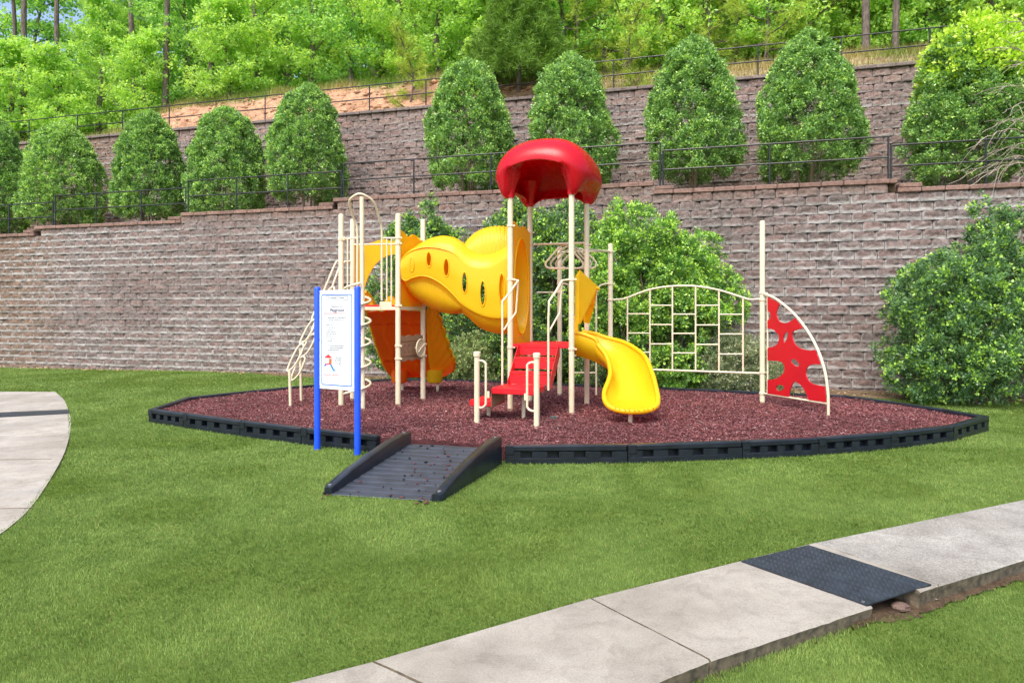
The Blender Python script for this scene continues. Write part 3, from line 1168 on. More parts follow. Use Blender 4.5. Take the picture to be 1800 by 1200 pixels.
shr = [  # column, top row, half width px, label
    (0, 212, 46, 'cone-shaped evergreen cut by the left edge of the photo, on the terrace'),
    (110, 216, 70, 'broad yellowish evergreen cone beside the leftmost post of the lower fence'),
    (263, 196, 62, 'narrow dark evergreen cone on the terrace right of the broad yellowish cone'),
    (398, 190, 68, 'rounded evergreen cone below the clay bank, fourth cone from the left'),
    (541, 148, 70, 'tall evergreen cone above the spiral climber, right of four shorter cones'),
    (825, 107, 79, 'evergreen cone on the terrace directly left of the red canopy'),
    (1003, 97, 78, 'evergreen cone standing behind the top of the red canopy'),
    (1218, 68, 84, 'evergreen cone on the terrace with a pale bare stem, first right of the canopy'),
    (1420, 54, 90, 'tallest evergreen cone, left of the cone overgrown by a lime-green vine'),
    (1705, 50, 104, 'wide dark evergreen cone overgrown with lime-green vine leaves at the top'),
]
for i, (u, vt, hw, lab) in enumerate(shr):
    p = terr(u)
    H = EYE - (vt - HV) / F * p[1] - p[2]
    Rr = hw * p[1] / F
    cone_shrub('evergreen_shrub', 100 + i, H, Rr, p, lab, topshape=[0.64, 0.72, 0.70, 0.60, 0.66, 0.60, 0.62, 0.66, 0.74, 0.54][i], tips=[0.2, 0.4, 0.2, 0.25, 0.2, 0.2, 0.15, 0.18, 0.2, 0.15][i], lime=1.0 if i == 9 else 0)


def blob_bush(name, seed, loc, blobs, label, n, leaf, c_lo, c_hi, c_tip, tips, group=None, up=0.5, twigs=8, cat='bush'):
    """loose bush: leaves on and in several overlapping ellipsoids (cx,cy,cz,rx,ry,rz), own space"""
    r = np.random.RandomState(seed)
    root = thing(name, loc, label, cat, group)
    w = np.array([b[3] * b[5] + b[4] * b[5] + b[3] * b[4] for b in blobs])
    w = w / w.sum()
    out = []
    for b, q in zip(blobs, w):
        cnt = max(30, int(n * q * 1.2))
        nbp = max(10, int(cnt / 17))
        db = r.normal(0, 1, (nbp, 3))
        db /= np.linalg.norm(db, axis=1, keepdims=True)
        which = r.randint(0, nbp, cnt)
        off = r.normal(0, 1, (cnt, 3))
        mr = (b[3] + b[4] + b[5]) / 3
        d = db[which] + off * 0.12 / mr
        d /= np.linalg.norm(d, axis=1, keepdims=True)
        puff = (0.10 * np.exp(-np.sum(off ** 2, 1) * 0.3) - 0.03 + r.normal(0, 0.045, nbp)[which]) / mr
        ph = r.uniform(0, 6.28, 4)
        az = np.arctan2(d[:, 1], d[:, 0])
        lump = 1 + 0.09 * np.sin(4 * az + 5 * d[:, 2] + ph[0]) + 0.07 * np.sin(7 * az - 8 * d[:, 2] + ph[1])
        s = lump * (1 - np.abs(r.normal(0, 0.06, cnt)) - 0.35 * (r.rand(cnt) < 0.22)) + puff
        C = np.array(b[:3]) + d * s[:, None] * np.array(b[3:])
        C_ok = C[:, 2] > 0.05
        C = C[C_ok]
        D = (C - np.array(b[:3])) / np.array(b[3:]) + np.array([0, 0, up]) + off[C_ok] * 0.45 + r.normal(0, 0.2, C.shape)
        D /= np.linalg.norm(D, axis=1, keepdims=True)
        out.append(leaves_from(r, C, D, 13, leaf[0] * 1.0, leaf[0] * 0.68, leaf[1] * 0.70, c_lo, c_hi, c_tip, tips))
    V, Fq, C = join(out)
    np_mesh('foliage', V, Fq, M_LEAF, root, col=C, local=True)
    mb = MB()
    for i in range(twigs):
        b = blobs[i % len(blobs)]
        p1 = np.array(b[:3]) + r.uniform(-0.5, 0.5, 3) * np.array(b[3:])
        p0 = np.array([p1[0] * 0.3, p1[1] * 0.3, 0.0])
        pts = cr([p0, p0 * 0.5 + p1 * 0.5 + r.normal(0, 0.08, 3), p1], 4)
        mb.tube(pts, np.linspace(0.03, 0.008, len(pts)), 6)
    o = mb.build('stem', M_STEM)
    o.parent = root
    return root


HOL = ((0.050, 0.135, 0.055), (0.215, 0.39, 0.150), (0.52, 0.84, 0.12))
# big evergreen by the right edge of the photo
blob_bush('holly_bush', 201, (9.0, 13.25, 0.0),
          [(0.0, 0.1, 1.15, 1.6, 1.2, 1.2), (-0.35, 0.1, 1.75, 1.25, 1.1, 1.0), (0.75, 0.1, 1.6, 1.3, 1.1, 1.2), (0.2, 0.2, 2.55, 0.95, 0.8, 0.75), (0.75, 0.2, 3.0, 0.75, 0.6, 0.75),
           (0.2, 0.15, 3.55, 0.22, 0.22, 0.42), (0.95, 0.2, 3.6, 0.3, 0.25, 0.3), (-0.6, 0.1, 2.15, 0.95, 0.8, 0.75), (-0.6, 0.1, 0.6, 1.0, 1.0, 0.62)],
          'large dark green bush with a peaked top at the right edge', 6500, (0.095, 0.05), *HOL, 0.3, twigs=18)
# bush masses behind the play structure
blob_bush('holly_bush', 202, (3.05, 15.15, 0.0),
          [(0.0, 0, 1.35, 1.35, 1.0, 1.35), (-0.2, 0, 2.4, 1.3, 0.9, 1.1), (0.45, 0, 2.25, 1.15, 0.9, 1.05), (-0.1, 0, 3.35, 0.85, 0.7, 0.75), (-0.45, 0, 3.75, 0.4, 0.4, 0.55), (-0.9, 0, 1.2, 0.9, 0.8, 1.2), (0.1, 0, 0.6, 1.3, 0.9, 0.6), (1.25, 0, 2.0, 0.85, 0.8, 1.0), (1.0, 0, 2.85, 0.7, 0.6, 0.7), (-0.75, 0, 3.0, 0.7, 0.6, 0.8)],
          'large bright green bush behind the bar climbing wall', 7500, (0.10, 0.052), (0.075, 0.200, 0.050), (0.30, 0.57, 0.13), (0.58, 0.88, 0.14), 0.55, twigs=16)
blob_bush('holly_bush', 203, (0.75, 15.9, 0.0),
          [(0, 0, 1.4, 1.25, 0.9, 1.4), (0.15, 0, 2.5, 1.2, 0.9, 1.1), (-0.15, 0, 3.4, 0.85, 0.7, 0.7), (-0.55, 0, 3.9, 0.35, 0.3, 0.45), (0.5, 0, 3.6, 0.7, 0.6, 0.65), (0, 0, 0.6, 1.2, 0.8, 0.6), (-0.85, 0, 3.3, 0.6, 0.5, 0.75), (-1.0, 0, 2.2, 0.6, 0.5, 0.8), (-0.75, 0, 4.15, 0.2, 0.2, 0.3)],
          'tall green bush behind the tower with the red canopy', 6500, (0.10, 0.052), *HOL, 0.36, twigs=14)
blob_bush('holly_bush', 204, (-1.95, 16.6, 0.0),
          [(0.2, 0, 1.4, 1.3, 0.9, 1.4), (0.2, 0, 2.7, 1.2, 0.8, 0.95), (-0.25, 0, 3.3, 0.8, 0.5, 0.62), (-0.05, 0, 4.1, 0.2, 0.2, 0.5), (0.95, 0, 2.75, 0.75, 0.5, 0.62), (0.45, 0, 3.3, 0.5, 0.4, 0.4), (-0.7, 0, 3.3, 0.5, 0.4, 0.65), (0.2, 0, 3.75, 0.3, 0.3, 0.35), (0.2, 0, 0.6, 1.5, 0.8, 0.6), (-0.55, 0, 3.75, 0.15, 0.15, 0.4), (-0.9, 0, 1.6, 0.8, 0.7, 1.3)],
          'green bush with thin upright shoots behind the yellow crawl tube', 6000, (0.10, 0.052), *HOL, 0.34, twigs=14)
OLV = ((0.17, 0.28, 0.11), (0.38, 0.50, 0.21), (0.60, 0.70, 0.36))
blob_bush('small_shrub', 205, (-0.95, 16.0, 0.0), [(0, 0, 0.6, 0.62, 0.55, 0.62), (0.1, 0, 0.85, 0.5, 0.45, 0.42), (-0.3, 0, 0.4, 0.4, 0.4, 0.4), (0.35, 0, 0.4, 0.4, 0.4, 0.4)],
          'low rounded olive shrub under the yellow crawl tube', 2600, (0.06, 0.034), *OLV, 0.5, twigs=6, cat='shrub')
blob_bush('small_shrub', 206, (4.75, 14.75, 0.0), [(0, 0, 0.62, 0.68, 0.5, 0.6), (0.2, 0, 0.9, 0.5, 0.4, 0.42), (0.75, -0.1, 0.4, 0.4, 0.35, 0.42), (-0.4, 0, 0.35, 0.4, 0.4, 0.35)],
          'pale variegated shrub behind the post between the bar wall and red fan panel', 2400, (0.07, 0.03), (0.16, 0.23, 0.12), (0.34, 0.42, 0.23), (0.56, 0.58, 0.38), 0.5, twigs=6, cat='shrub')
blob_bush('small_shrub', 207, (2.05, 14.75, 0.0), [(0, 0, 0.5, 0.5, 0.4, 0.5), (0.25, 0, 0.35, 0.35, 0.35, 0.35)],
          'low dark shrub seen under the spiral slide', 1300, (0.07, 0.035), (0.08, 0.14, 0.06), (0.19, 0.28, 0.11), (0.36, 0.44, 0.18), 0.4, twigs=5, cat='shrub')


# ------------------------------------------------------------------ forest trees (each kind built a few times, then copied)
def broadleaf(seed, H, W, base, lime, nclump=1):
    """young deciduous tree; layered clumps of leaves on limbs; own space; returns root at origin"""
    r = np.random.RandomState(seed)
    root = thing('broadleaf_tree', (0, 0, 0), None, 'tree', 'trees of the wood above the upper wall')
    mb = MB()
    tr_pts = cr([(0, 0, -0.3), (0.1 * r.randn(), 0.1 * r.randn(), H * 0.3), (0.25 * r.randn(), 0.25 * r.randn(), H * 0.65), (0.3 * r.randn(), 0.3 * r.randn(), H * 0.98)], 6)
    mb.tube(tr_pts, np.linspace(0.02 * H, 0.012, len(tr_pts)), 8)
    out = []
    nl = int(24 * nclump)
    for i in range(nl):
        f = base + (1 - base) * (i + r.rand()) / nl
        p0 = tr_pts[int(f * (len(tr_pts) - 1))]
        az = i * 2.4 + r.uniform(-0.5, 0.5)
        reach = W * (0.35 + 0.65 * math.sin(math.pi * min(1, (f - base) / (1 - base) * 0.8 + 0.22))) * r.uniform(0.6, 1.1)
        p1 = p0 + np.array([math.cos(az) * reach, math.sin(az) * reach, reach * r.uniform(0.05, 0.6)])
        bp = cr([p0, (p0 + p1) / 2 + np.array([0, 0, 0.12 * reach]), p1], 4)
        mb.tube(bp, np.linspace(0.03, 0.006, len(bp)), 5)
        cnt = 62
        t = r.uniform(0.25, 1.1, cnt)[:, None]
        C = p0 * (1 - t) + p1 * t + r.normal(0, 1, (cnt, 3)) * np.array([0.36, 0.36, 0.13]) * (0.45 + 0.32 * reach)
        D = np.array([math.cos(az), math.sin(az), 0.3]) + r.normal(0, 0.75, (cnt, 3))
        D /= np.linalg.norm(D, axis=1, keepdims=True)
        lo = np.array([0.13, 0.33, 0.075]) * (1 - lime) + np.array([0.33, 0.56, 0.10]) * lime
        hi = np.array([0.37, 0.68, 0.19]) * (1 - lime) + np.array([0.66, 0.88, 0.24]) * lime
        out.append(leaves_from(r, C, D, 9, 0.22, 0.15, 0.085, lo, hi, np.array([0.60, 0.88, 0.28]), 0.35, 0.15))
    V, Fq, C = join(out)
    np_mesh('crown', V, Fq, M_TREELEAF, root, col=C, local=True)
    o = mb.build('trunk', M_BARK)
    o.parent = root
    return root


def needle_tufts(r, C, D, n, ln, wd, c0, c1):
    k = len(C)
    N = k * n
    c = np.repeat(C, n, 0)
    d = np.repeat(D, n, 0)
    ax = d * r.uniform(0.2, 1.0, N)[:, None] + r.normal(0, 0.6, (N, 3))
    ax /= np.linalg.norm(ax, axis=1, keepdims=True)
    side = np.cross(ax, r.normal(0, 1, (N, 3)))
    side /= np.linalg.norm(side, axis=1, keepdims=True)
    L = ln * r.uniform(0.6, 1.2, N)[:, None]
    tip = c + ax * L + np.array([0, 0, -0.12]) * L
    b = c + d * r.uniform(-0.1, 0.1, N)[:, None]
    V = np.stack([b - side * wd / 2, b + side * wd / 2, tip], 1).reshape(-1, 3)
    i = 3 * np.arange(N)
    t = np.clip(np.repeat(r.rand(k), n) * 0.6 + r.rand(N) * 0.4, 0, 1)[:, None]
    col = np.array(c0) * (1 - t) + np.array(c1) * t
    return V, np.stack([i, i + 1, i + 2], 1), np.repeat(col, 3, 0)


def pine(seed, H, W, base, c0, c1, rad=0.16, dens=1.0, name='pine_tree', lift=0.25, curve=True):
    r = np.random.RandomState(seed)
    root = thing(name, (0, 0, 0), None, 'tree', 'trees of the wood above the upper wall')
    mb = MB()
    tp = cr([(0, 0, -0.4), (0.12 * r.randn(), 0.12 * r.randn(), H * 0.35), (0.2 * r.randn(), 0.2 * r.randn(), H * 0.7), (0.2 * r.randn(), 0.2 * r.randn(), H)], 8)
    mb.tube(tp, np.linspace(rad, 0.02, len(tp)), 9)
    Cs, Ds = [], []
    nb = int((1 - base) * H * 4.2 * dens)
    for i in range(nb):
        f = base + (1 - base) * (i + 0.5) / nb
        q = f * (len(tp) - 1)
        p0 = tp[int(q)] * (1 - q % 1) + tp[min(int(q) + 1, len(tp) - 1)] * (q % 1)
        az = i * 2.4 + r.uniform(-0.6, 0.6)
        reach = W * (1 - ((f - base) / (1 - base)) ** 1.3 * 0.9) * r.uniform(0.55, 1.1)
        p1 = p0 + np.array([math.cos(az) * reach, math.sin(az) * reach, reach * (lift + r.uniform(-0.15, 0.2))])
        bp = cr([p0, (p0 + p1) / 2 + np.array([0, 0, -0.06 * reach]), p1], 4)
        mb.tube(bp, np.linspace(0.022 + 0.008 * reach, 0.006, len(bp)), 5)
        m = int(9 * reach * dens) + 5
        t = np.sqrt(r.uniform(0.12, 1.0, m))[:, None]
        Cs.append(p0 * (1 - t) + p1 * t + r.normal(0, 0.13 * (0.4 + 0.5 * reach), (m, 3)))
        dd = np.array([math.cos(az), math.sin(az), 0.6]) + r.normal(0, 0.5, (m, 3))
        Ds.append(dd / np.linalg.norm(dd, axis=1, keepdims=True))
    V, Fq, C = needle_tufts(r, np.concatenate(Cs), np.concatenate(Ds), 18, 0.26, 0.016, c0, c1)
    np_mesh('crown', V, Fq, M_NEEDLE, root, col=C, local=True)
    o = mb.build('trunk', M_PINEBARK)
    o.parent = root
    return root


def cedar(seed, H, W):
    r = np.random.RandomState(seed)
    root = thing('cedar_tree', (0, 0, 0), None, 'tree', 'trees of the wood above the upper wall')
    cnt = 4200
    h = r.beta(0.95, 1.5, cnt)
    a = r.uniform(0, 6.28, cnt)
    rad = W * (1 - h) ** 0.8 * (1 + 0.16 * np.sin(6 * a + 12 * h) + 0.12 * np.sin(11 * a - 19 * h)) * (1 - np.abs(r.normal(0, 0.2, cnt)))
    C = np.stack([rad * np.cos(a), rad * np.sin(a), 0.05 * H + h * H * 0.95], 1)
    D = np.stack([np.cos(a) * 0.8, np.sin(a) * 0.8, 0.7 + 0 * a], 1) + r.normal(0, 0.25, (cnt, 3))
    D /= np.linalg.norm(D, axis=1, keepdims=True)
    V, Fq, Cc = needle_tufts(r, C, D, 12, 0.24, 0.026, (0.09, 0.20, 0.03), (0.24, 0.42, 0.06))
    np_mesh('crown', V, Fq, M_NEEDLE, root, col=Cc, local=True)
    mb = MB()
    mb.tube([(0, 0, -0.3), (0.03, 0, H * 0.5), (0, 0.02, H * 0.95)], [0.09, 0.05, 0.012], 7)
    o = mb.build('trunk', M_BARK)
    o.parent = root
    return root


protoB = [broadleaf(301, 7.0, 2.0, 0.10, 0.5), broadleaf(302, 8.5, 2.5, 0.12, 0.95), broadleaf(303, 7.5, 2.2, 0.08, 0.05), broadleaf(304, 5.0, 1.7, 0.03, 0.7)]
protoP = [pine(311, 17, 2.6, 0.42, (0.11, 0.23, 0.05), (0.25, 0.40, 0.09), 0.125), pine(312, 19, 2.8, 0.5, (0.10, 0.21, 0.05), (0.24, 0.39, 0.09), 0.145)]
YP = ((0.29, 0.42, 0.055), (0.52, 0.66, 0.11))
protoY = [pine(313, 6.5, 1.7, 0.04, *YP, 0.075, 1.15, 'young_pine'), pine(314, 8.5, 2.1, 0.08, *YP, 0.09, 1.05, 'young_pine'), pine(315, 2.6, 0.75, 0.02, *YP, 0.035, 1.6, 'young_pine', 0.5)]
protoC = [cedar(316, 4.7, 1.75)]
USED = set()


def hillpoint(u, d):
    t = (u - 900) / F
    Y = (21.40 + d) / (1 + 0.2928 * t)
    x = t * Y
    return x, Y, float(hill_z(np.array([x]), np.array([Y]))[0])


def place(proto, u, d, s, label, rz=None):
    x, y, z = hillpoint(u, d)
    if proto.name not in USED:
        o = proto
        USED.add(proto.name)
    else:
        o = copy_thing(proto)
    o.location = (x, y, z)
    o.rotation_euler = (0, 0, random.uniform(0, 6.28) if rz is None else rz)
    o.scale = (s * random.uniform(0.94, 1.06), s * random.uniform(0.94, 1.06), s)
    o['label'] = label
    return o


B0, B1, B2, B3 = protoB
forest = [
    # front row, close behind the fence
    (B3, 8, 2.2, 1.0, 'lime-green broadleaf tree at the left edge, leaning over the upper fence'),
    (B3, 95, 2.6, 0.85, 'low bright bushy tree behind the left end of the upper fence'),
    (B0, 172, 4.2, 1.0, 'broadleaf tree with a pale grey trunk at the left end of the clay bank'),
    (B3, 255, 2.7, 0.85, 'low leafy sapling on top of the clay bank above the third cone'),
    (B2, 335, 4.4, 0.95, 'mid green broadleaf tree above the fourth cone from the left'),
    (B3, 400, 2.7, 0.85, 'bushy sapling between the tall bare pine trunk and the fifth cone'),
    (B1, 455, 4.6, 0.95, 'yellow-green broadleaf tree left of the fifth cone from the left'),
    (B0, 545, 4.6, 1.0, 'broadleaf tree straight above the fifth cone from the left'),
    (B2, 620, 4.2, 0.95, 'dense green broadleaf tree above the bare clay bank'),
    (B1, 700, 4.8, 0.95, 'bright broadleaf tree above the right end of the clay bank'),
    (B0, 775, 4.4, 0.95, 'broadleaf tree above the cone left of the red canopy'),
    (B3, 855, 4.0, 1.05, 'low broadleaf tree just left of the dark cedar'),
    (B2, 985, 4.4, 0.95, 'broadleaf tree right behind the dark cedar'),
    (B1, 1065, 4.8, 0.9, 'lime broadleaf tree right of the cone behind the canopy'),
    (B3, 1160, 3.8, 1.0, 'leafy sapling between the yellow-green pine and the pale-stemmed cone'),
    (B2, 1290, 5.2, 0.9, 'broadleaf tree between the two cones right of the canopy'),
    (B3, 1375, 4.4, 0.9, 'low leafy sapling left of the tallest cone'),
    (B0, 1475, 5.6, 0.9, 'broadleaf tree behind the tallest cone'),
    (B3, 1560, 4.6, 0.85, 'small leafy sapling behind the grass right of the tallest cone'),
    (B2, 1625, 5.0, 0.95, 'broadleaf tree above the left of the vine-grown cone'),
    (B1, 1740, 4.0, 0.95, 'lime-green broadleaf tree at the upper right corner'),
    (B0, 1830, 3.4, 1.0, 'broadleaf tree cut by the right edge of the photo'),
    # second row
    (B2, 60, 8.0, 1.3, 'taller broadleaf tree behind the left-edge lime tree'),
    (B0, 215, 8.5, 1.25, 'taller broadleaf tree behind the grey-trunked tree'),
    (B2, 300, 9.0, 1.2, 'taller broadleaf tree behind the bare pine trunk'),
    (B0, 405, 9.0, 1.35, 'taller broadleaf tree in the second row above the bushy sapling'),
    (B2, 510, 9.0, 1.4, 'taller broadleaf tree in the second row behind the fifth cone'),
    (B1, 585, 9.5, 1.3, 'taller bright broadleaf tree in the second row above the clay bank'),
    (B0, 665, 9.0, 1.4, 'taller broadleaf tree in the second row over the middle of the clay bank'),
    (B2, 745, 9.5, 1.4, 'taller dark broadleaf tree behind the right end of the clay bank'),
    (B1, 830, 9.0, 1.35, 'taller lime broadleaf tree behind the cone left of the canopy'),
    (B2, 905, 9.0, 1.4, 'taller broadleaf tree straight behind the dark cedar'),
    (B1, 1010, 9.5, 1.35, 'taller lime broadleaf tree above the cone behind the canopy'),
    (B0, 1110, 9.0, 1.3, 'taller broadleaf tree behind the yellow-green pine'),
    (B2, 1200, 9.5, 1.3, 'taller broadleaf tree behind the pale-stemmed cone'),
    (B0, 1340, 10.0, 1.3, 'taller broadleaf tree behind the young pines on the right'),
    (B2, 1430, 10.0, 1.35, 'taller broadleaf tree above the tallest cone'),
    (B0, 1540, 10.0, 1.3, 'taller broadleaf tree between the two grey pine trunks on the right'),
    (B2, 1660, 9.5, 1.35, 'taller broadleaf tree behind the vine-grown cone'),
    (B0, 1790, 9.5, 1.35, 'taller broadleaf tree in the second row at the right edge'),
]
for pr, u, d, s, lab in forest:
    place(pr, u, d, s, lab)
pines = [
    (0, 14, 3.4, 1.0, 'grey pine trunk at the far left of the wood'), (1, 42, 2.9, 1.1, 'thick dark pine trunk near the left edge'),
    (1, 290, 2.9, 0.95, 'tall bare pine trunk standing above the left part of the clay bank'), (0, 243, 3.4, 1.1, 'slim pine trunk left of the tall bare trunk, above the third cone'),
    (0, 375, 3.3, 1.05, 'pine trunk between the fourth and fifth cones'), (0, 112, 3.6, 1.1, 'pine trunk beside the patch of blue sky at the upper left'),
    (1, 325, 11.0, 1.1, 'pine right of the bare trunk, deeper in the wood'),
    (0, 1238, 6.0, 0.9, 'pine with spreading limbs above the pale-stemmed cone'), (1, 1522, 3.0, 0.85, 'dark pine trunk in the dry grass right of the tallest cone'),
    (0, 1573, 2.7, 0.85, 'paler pine trunk in the dry grass left of the vine-grown cone'), (0, 1640, 8.0, 1.0, 'pine trunk above the vine-grown cone'),
    (1, 1705, 9.0, 1.0, 'pine trunk near the upper right corner'), (0, 1375, 8.0, 1.0, 'slim pine behind the young yellow-green pines'),
    (1, 585, 14.0, 1.1, 'pine deep in the wood above the middle of the clay bank'), (0, 1460, 12.0, 1.1, 'pine deep in the wood above the tallest cone'),
]
for k, u, d, s, lab in pines:
    place(protoP[k], u, d, s, lab)
ypines = [(1, 1098, 3.6, 0.95, 'yellow-green young pine left of the pale-stemmed cone, behind the fence'), (0, 1345, 3.2, 0.95, 'yellow-green young pine between the two tall cones on the right'),
          (0, 1420, 4.8, 1.1, 'young pine peeping over the tallest cone'), (1, 1010, 4.0, 0.85, 'young pine above the cone behind the canopy'), (0, 1300, 5.0, 1.15, 'young pine right of the pale-stemmed cone'),
          (1, 1500, 6.5, 1.0, 'young pine left of the dark trunk in the dry grass'), (2, 718, 0.9, 1.0, 'tiny pine seedling on the clay bank beside the fence'), (2, 1115, 0.8, 0.95, 'tiny pine seedling at the fence right of the cone behind the canopy'),
          (1, 1630, 6.0, 0.9, 'young pine left of the vine-grown cone'), (0, 1240, 3.4, 0.8, 'young pine behind the top of the pale-stemmed cone')]
for k, u, d, s, lab in ypines:
    place(protoY[k], u, d, s, lab)
place(protoC[0], 912, 1.3, 1.0, 'dark conical cedar behind the fence between the two cones at the canopy')


def woods():
    """far wood that closes the view behind the single trees"""
    r = np.random.RandomState(401)
    out = []
    for i in range(150):
        u = r.uniform(-250, 2050)
        d = r.uniform(13, 26)
        if 25 < u < 130 and r.rand() < 0.75:
            continue
        x, y, z = hillpoint(u, d)
        H = r.uniform(7, 13)
        if u < 450:
            H *= 0.75
        cnt = 210
        hh = r.beta(1.2, 1.1, cnt)
        rad = 2.3 * np.sin(np.pi * np.clip(0.15 + 0.8 * hh, 0, 1)) * np.sqrt(r.rand(cnt))
        a = r.uniform(0, 6.28, cnt)
        C = np.stack([x + rad * np.cos(a), y + rad * np.sin(a), z + 0.3 + hh * H], 1)
        D = r.normal(0, 1, (cnt, 3)) + np.array([0, -0.3, 0.4])
        D /= np.linalg.norm(D, axis=1, keepdims=True)
        l = r.rand()
        lo = np.array([0.13, 0.29, 0.035]) * (1 - l) + np.array([0.22, 0.40, 0.045]) * l
        out.append(leaves_from(r, C, D, 8, 0.42, 0.27, 0.16, lo, lo * 1.9, lo * 2.6, 0.3, 0.15))
    V, Fq, C = join(out)
    o = np_mesh('far_woods', V, Fq, M_TREELEAF, col=C)
    tag(o, 'far green woodland closing the view behind the nearer trees', 'woodland', None, 'stuff')


woods()


def bank_grass():
    """wispy grass and weeds along the top of the bank and the fence"""
    r = np.random.RandomState(402)
    n = 30000
    a = r.uniform(-24, 17, n)
    d = np.concatenate([r.normal(2.35, 0.35, n // 2), r.uniform(0.1, 3.2, n - n // 2)])
    Pt = O2[None] + WD * a[:, None] - WN * d[:, None]
    x, y = Pt[:, 0], Pt[:, 1]
    claym = (x > -14.5) & (x < 1.0) & (d < 1.7) & (r.rand(n) < 0.96)
    x, y, d = x[~claym], y[~claym], d[~claym]
    n = len(x)
    z = hill_z(x, y)
    L = r.uniform(0.12, 0.42, n)
    la = r.uniform(0, 6.28, n)
    w = np.stack([np.cos(la + 1.5), np.sin(la + 1.5), 0 * la], 1) * 0.011
    b = np.stack([x, y, z - 0.02], 1)
    tip = b + np.stack([np.cos(la) * L * 0.5, np.sin(la) * L * 0.5, L], 1)
    V = np.stack([b - w, b + w, tip], 1).reshape(-1, 3)
    i = 3 * np.arange(n)
    t = np.clip(vnoise(x, y, 0.8, 8) * 1.2 - 0.1 + r.normal(0, 0.2, n) + 0.25 * (x > 2), 0, 1)[:, None]
    c = np.array([0.14, 0.26, 0.03]) * (1 - t) + np.array([0.46, 0.38, 0.18]) * t
    o = np_mesh('bank_grass', V, np.stack([i, i + 1, i + 2], 1), M_GRASS, col=np.repeat(c, 3, 0))
    tag(o, 'wispy green and straw grass along the top of the clay bank', 'grass', None, 'stuff')
    # clods and stones on the clay face
    mb = MB()
    Vs, Fs, Cs = [], [], []
    off = 0
    for k in range(420):
        a = r.uniform(-15, 2.5)
        d = r.uniform(0.2, 1.9)
        p = O2 + WD * a - WN * d
        zz = float(hill_z(np.array([p[0]]), np.array([p[1]]))[0])
        s = r.gamma(2, 0.025) + 0.02
        ico = np.array([(1, 0, 0), (-1, 0, 0), (0, 1, 0), (0, -1, 0), (0, 0, 1), (0, 0, -1)], float) * r.uniform(0.5, 1.2, (6, 3)) * np.array([1.5, 1, 0.7])
        V = ico * s + np.array([p[0], p[1], zz + s * 0.2])
        Vs.append(V)
        Fs.append(np.array([(0, 2, 4), (2, 1, 4), (1, 3, 4), (3, 0, 4), (2, 0, 5), (1, 2, 5), (3, 1, 5), (0, 3, 5)]) + off)
        Cs.append(np.repeat((np.array([0.55, 0.31, 0.19]) * r.uniform(0.55, 1.15))[None], 6, 0))
        off += 6
    o = np_mesh('clay_clods', np.concatenate(Vs), np.concatenate(Fs), M_CRUMB, col=np.concatenate(Cs))
    tag(o, 'orange clods of earth strewn over the bare clay bank', 'earth', None, 'stuff')


bank_grass()

# bare twiggy branches hanging in from the right edge
def bare_branches():
    r = np.random.RandomState(77)
    root = thing('bare_sapling', (11.6, 14.4, 4.35), 'leafless grey sapling with drooping twigs at the right edge of the terrace', 'tree')
    mb = MB()
    base = np.array([11.6, 14.4, 4.3])
    mb.tube(cr([base, base + (-0.1, 0, 1.2), base + (-0.05, 0.1, 2.6)], 5), np.linspace(0.05, 0.03, 11), 7)
    mb.build('trunk', M_TWIG, root)
    tw = MB()
    ends = [(1690, 300), (1700, 262), (1740, 325), (1725, 232), (1760, 200), (1735, 165), (1775, 120), (1745, 90), (1770, 60), (1752, 40), (1715, 310), (1665, 325), (1745, 285), (1780, 330), (1760, 235), (1700, 330)]
    for i, (u, v) in enumerate(ends):
        s = base + np.array([0, 0.05, 0.5 + 2.1 * (1 - min(1, max(0, (v - 40) / 290)))])
        e = P(u, v, 14.3 + r.uniform(-0.5, 0.5))
        m = s * 0.45 + e * 0.55 + np.array([0, 0, 0.28 + 0.15 * r.rand()])
        pts = cr([s, m, e], 8) + r.normal(0, 0.012, (17, 3))
        tw.tube(pts, np.linspace(0.016, 0.005, 17), 5)
        for k in range(6):
            q = pts[6 + k + r.randint(3)]
            dv = (e - m) * r.uniform(0.2, 0.5) + r.normal(0, 0.18, 3)
            tw.tube(cr([q, q + dv * 0.5 + (0, 0, 0.04), q + dv], 3), np.linspace(0.007, 0.003, 7), 4)
    tw.build('branch', M_TWIG, root)


bare_branches()

# ------------------------------------------------------------------ fences (handrails on the walls)
def rail_fence(name, O, back, posts_a, zf, h, label, group, dbl_end=False):
    root = thing(name, O + WD * posts_a[0] - WN * back, label, 'fence', group)
    pts = []
    for a in posts_a:
        p = O + WD * a - WN * back
        z = zf(a)
        pts.append(np.array([p[0], p[1], z]))
        mb = MB()
        mb.tube([(p[0], p[1], z - 0.05), (p[0], p[1], z + h)], 0.021, 8)
        mb.build('post', M_FENCE, root)
    for hh in (h, h * 0.54):
        mb = MB()
        mb.tube([q + (0, 0, hh) for q in pts], 0.02, 8)
        mb.build('rail', M_FENCE, root)
    return root


def a_of(u, off, Ybase):
    t = (u - 900) / F
    Y = (Ybase + off) / (1 + 0.2928 * t)
    return t * Y / 0.9597


